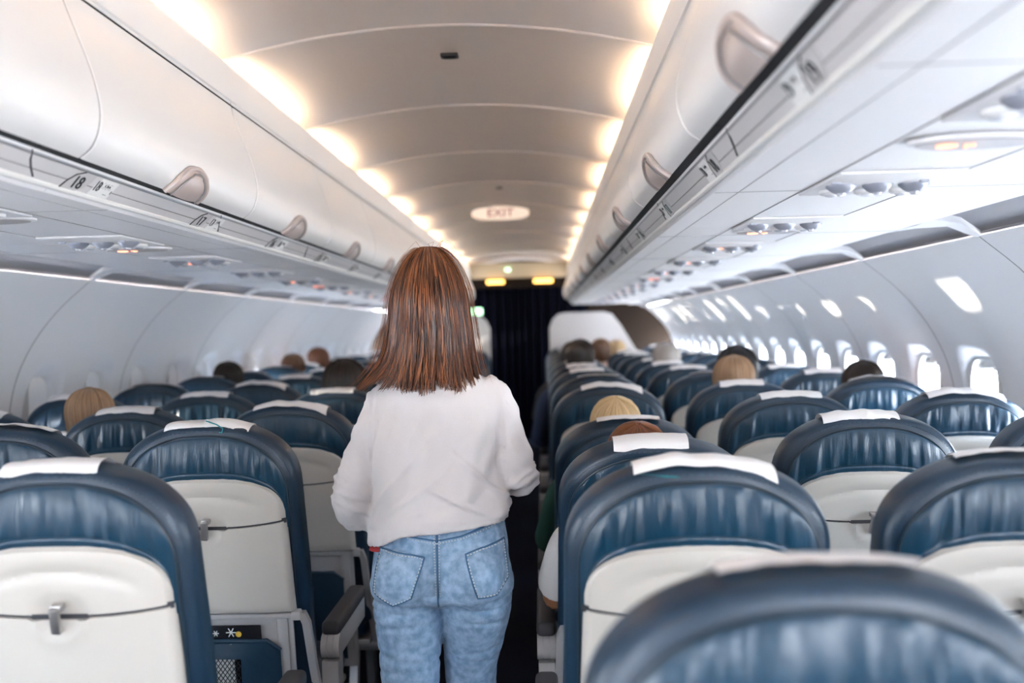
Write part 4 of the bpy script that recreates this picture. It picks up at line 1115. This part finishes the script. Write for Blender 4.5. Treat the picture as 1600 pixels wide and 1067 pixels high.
M['knit'] = mat('white_knit', (.70, .65, .635), .85, bump=.5, bscale=600, sheen=.2, wrink=.5, wscale=(11, 8, 7))
def cardigan():
    mb = MB()
    mb.loft([ring((cx_, y, z), a, b_, 2.5, 36, 0, tl) for z, y, a, b_, cx_, tl in ((.908, -.004, .181, .124, -.006, .08), (.93, -.004, .181, .124, -.006, .06), (.98, -.002, .178, .118, -.003, .04), (1.06, .0, .172, .112, 0, 0), (1.14, .0, .172, .110, .004, 0), (1.20, -.002, .164, .104, .008, 0), (1.25, -.004, .152, .094, .008, 0), (1.285, -.006, .130, .080, .006, 0), (1.318, -.006, .096, .064, .002, 0), (1.350, -.004, .066, .052, -.004, 0))])
    path_tube(mb, [(-.100, -.005, 1.268), (-.130, -.008, 1.238), (-.162, -.014, 1.16), (-.200, -.016, 1.06), (-.214, -.012, 1.00), (-.212, .03, .962)], [.048, .052, .054, .057, .060, .058])
    path_tube(mb, [(-.212, .0, .985), (-.20, .12, .995), (-.14, .20, 1.025)], [.060, .055, .040])
    path_tube(mb, [(.108, -.005, 1.268), (.142, -.006, 1.238), (.166, -.004, 1.16), (.188, .004, 1.09), (.194, .022, 1.035)], [.048, .052, .052, .052, .055])
    path_tube(mb, [(.196, .02, 1.04), (.185, .14, 1.045), (.13, .21, 1.06)], [.055, .050, .040])
    me = remesh(mb, 'cardigan', .0058, 5, [M['knit']])
    NRM = [v.normal.copy() for v in me.vertices]; NEW = []
    for v in me.vertices:
        p = v.co; d = 0; ax = abs(p.x)
        n1 = noise.noise(Vector((p.x * 9 + p.z * 5, p.y * 6, p.z * 5))); n2 = noise.noise(Vector((p.x * 26 - p.z * 9, p.y * 10, p.z * 8 + 4)))
        if p.z < 1.26 and ax < .17:
            f = min(1, (1.26 - p.z) / .08) * min(1, max(0, (p.z - .93) / .03))
            d += f * (.018 * n1 + .011 * n2)
            # soft fan folds from the shoulder blades and low diagonal creases
            for sx, ph in ((-1, 0), (1, 1.3)):
                u = p.x * sx
                if u > 0: d += f * .0065 * sin(46 * (u - .12) + 10 * (1.25 - p.z) * (ph + .4)) * min(1, u / .05)
            for a_, b_, c_, w_, am in ((.7, 1.02, -.05, .008, .009), (-.55, 1.00, .05, .008, .009), (.35, .985, .0, .005, .0022), (-.9, 1.05, .12, .008, .009), (1.2, 1.05, -.1, .008, .007)):
                q = (p.z - b_ - a_ * (p.x - c_)) / w_
                if abs(p.x - c_) < .09: d += am * math.exp(-q * q) * (1 - (abs(p.x - c_) / .09) ** 2)
        elif ax >= .17:
            n3 = noise.noise(Vector((p.x * 20, p.y * 12, p.z * 30 + 2))); low = 1 + 1.2 * math.exp(-((p.z - 1.02) / .05) ** 2)
            d += .0045 * n3 * low + .002 * noise.noise(Vector((p.x * 40, p.y * 30, p.z * 60 + p.x * 80)))
            for zz, sl in ((1.035, .5), (1.015, .3), (1.055, .7), (.985, .4)):
                q = (p.z - zz - sl * (ax - .22)) / .005; d += .004 * math.exp(-q * q)
        # armhole seam
        q = (ax - (.158 + .02 * (1.28 - p.z))) / .004
        if 1.08 < p.z < 1.30 and p.y < .06: d -= .003 * math.exp(-q * q)
        if p.z < .935: d += -.002 + .0009 * sin(math.atan2(p.y, p.x) * 210)
        if abs(p.z - .937) < .003: d -= .002
        q_ = p + NRM[v.index] * d
        if q_.z < 1.0:
            w_ = (1.0 - q_.z) / .092; u_ = min(1, max(0, (-.07 - q_.x) / .09)); q_.z += w_ * (.014 + .010 * max(0, q_.x) / .18 - .024 * u_ * u_ * (3 - 2 * u_))
        NEW.append(q_)
    me.vertices.foreach_set('co', [c for q in NEW for c in q]); me.update(); return me
link('cardigan', cardigan(), wom)['label'] = 'white knitted cardigan'
# small pendant-free neck is hidden by the hair; the hair: an underlayer plus individual strands
ENV = [(1.637, .005, .006, .000), (1.630, .027, .032, .000), (1.614, .049, .058, .000), (1.587, .070, .082, -.002), (1.55, .086, .099, -.004), (1.51, .098, .108, -.006), (1.46, .103, .106, -.006), (1.42, .109, .098, -.008), (1.38, .115, .090, -.012), (1.34, .124, .088, -.018), (1.31, .132, .090, -.024), (1.275, .143, .092, -.030)]
def env(z):
    t = sorted(ENV); return spline([(a[0], a[1]) for a in t], z), spline([(a[0], a[2]) for a in t], z), spline([(a[0], a[3]) for a in t], z)
def hcx(z): return -.016 - .012 * max(0, (1.45 - z) / .17) ** 1.5
hb = MB(); rows = []
for z, hx, hy, yo in sorted(ENV):
    op = 100 if z < 1.42 else (105 if z < 1.53 else (128 if z < 1.57 else 180)); rows.append((z, hx - .010, hy - .010, yo, op, .03 if z > 1.33 else .015))
rows = [r_ for r_ in rows if 1.30 < r_[0] < 1.63]
k = 40; rings = []
for z, hx, hy, yo, op, th in rows:
    o = []; a1 = R(op)
    for j in range(k):
        a = -a1 + 2 * a1 * j / (k - 1); o.append((hcx(z) + hx * sin(a), .01 + yo - hy * cos(a), z))
    for j in range(k - 1, -1, -1):
        a = -a1 + 2 * a1 * j / (k - 1); o.append((hcx(z) + max(.002, hx - th) * sin(a), .01 + yo - max(.002, hy - th) * cos(a), z))
    rings.append(o)
hb.loft(rings)
H0 = mat('hair_underlayer', (.030, .010, .005), .5)
HS = [mat('hair_dark_strand', (.035, .011, .005), .34, spec=.5), mat('hair_brown_strand', (.12, .036, .012), .34, spec=.5), mat('hair_copper_strand', (.30, .100, .032), .36, spec=.5)]
hair_o = link('hair', remesh(hb, 'hair', .006, 3, [H0]), wom)
sm = MB(); r = random.Random(11)
zs = [1.632, 1.626, 1.614, 1.597, 1.575, 1.55, 1.52, 1.49, 1.46, 1.43, 1.40, 1.37, 1.345, 1.32, 1.30, 1.285, 1.27]
clumps = [(R(-118 + 236 * (i + .5) / 70 + r.uniform(-1.5, 1.5)), r.uniform(-.012, .010), r.uniform(-.004, .005), r.uniform(-.18, .12)) for i in range(70)]
def strand(a, lay, zend, cl, rad, mi, fly=0):
    a0, dz, dr, tw = cl; pts = []; rs = []; ph = r.uniform(0, 6); w1 = r.uniform(.001, .008)
    zl = [z for z in zs if z > zend] + [zend]
    if len(zl) < 6: return
    for z in zl:
        t = (1.63 - z) / .36; hx, hy, yo = env(z); q = min(1, t * 1.2)
        aa = a + (a0 - a) * min(.88, t * 1.15) + tw * .15 * t * t                # strands gather into locks
        if abs(aa) > R(100) and z < 1.55: aa = math.copysign(R(100), aa) + (aa - math.copysign(R(100), aa)) * .2
        rr2 = 1 - lay * .10
        k_ = lay * .012
        x = hcx(z) + (hx - k_ + dr * q) * sin(aa); y = .01 + yo - (hy - k_ + dr * q) * cos(aa)
        wv = w1 * sin(ph + t * 9) * q + fly * t * t
        x += wv * cos(aa) + fly * .4 * t * t
        if x < -.09 and z < 1.36: x -= .034 * ((1.36 - z) / .08) ** 1.6 * min(1, (-.09 - x) / .035)      # flick on the left
        if x > .07 and z < 1.33: x += .006 * ((1.33 - z) / .05)
        y -= .002 * sin(ph * 2 + t * 14)
        pts.append((x, y, z)); rs.append(rad * (.35 + .65 * min(1, (1 - t) * 3 + .1)) if z < 1.32 else rad)
    sm.tube(pts, rs, 4, mi, flat=.7)
for i in range(3400):
    a = R(r.uniform(-122, 122)); cl = min(clumps, key=lambda c: abs(c[0] - a)); ps_ = clumps.index(cl)
    if r.random() < .2: cl = r.choice(clumps[max(0, ps_ - 2):ps_ + 3])
    base = 1.278 + .010 * abs(a) / 2 + cl[1]
    if a < -.6: base += .012
    zend = base + r.uniform(-.010, .018) + .007 * sin(a * 7) + (r.random() < .12) * r.uniform(0, .05)
    rv = r.random() + (.18 if ps_ % 3 == 0 else -.06); mi = 0 if rv < .38 else (1 if rv < .78 else 2)
    strand(a, r.random() ** 1.5, zend, cl, r.uniform(.0008, .0017), mi)
for i in range(46):
    a = R(r.choice([-1, 1]) * r.uniform(60, 118)); strand(a, -r.uniform(.2, 1.2), 1.27 + r.uniform(0, .1), (a, 0, r.uniform(0, .006), 0), .00045, r.choice([1, 2]), math.copysign(r.uniform(.004, .03), a))
for i in range(6):
    a = R(r.uniform(-60, 60)); x0 = hcx(1.6) + .06 * sin(a) * r.uniform(.2, 1)
    sm.tube([(x0, -.01, 1.622), (x0 + .01 * sin(a) * 3, -.02, 1.642 + r.uniform(0, .006)), (x0 + .05 * sin(a) + r.uniform(-.02, .02), -.05, 1.636), (x0 + .09 * sin(a), -.08, 1.60)], .0004, 4, 2)
so = sm.build('hair_strands', HS, hair_o, 60, recalc=False)
tag(so, 'straight auburn strands with copper lights', kind='stuff')
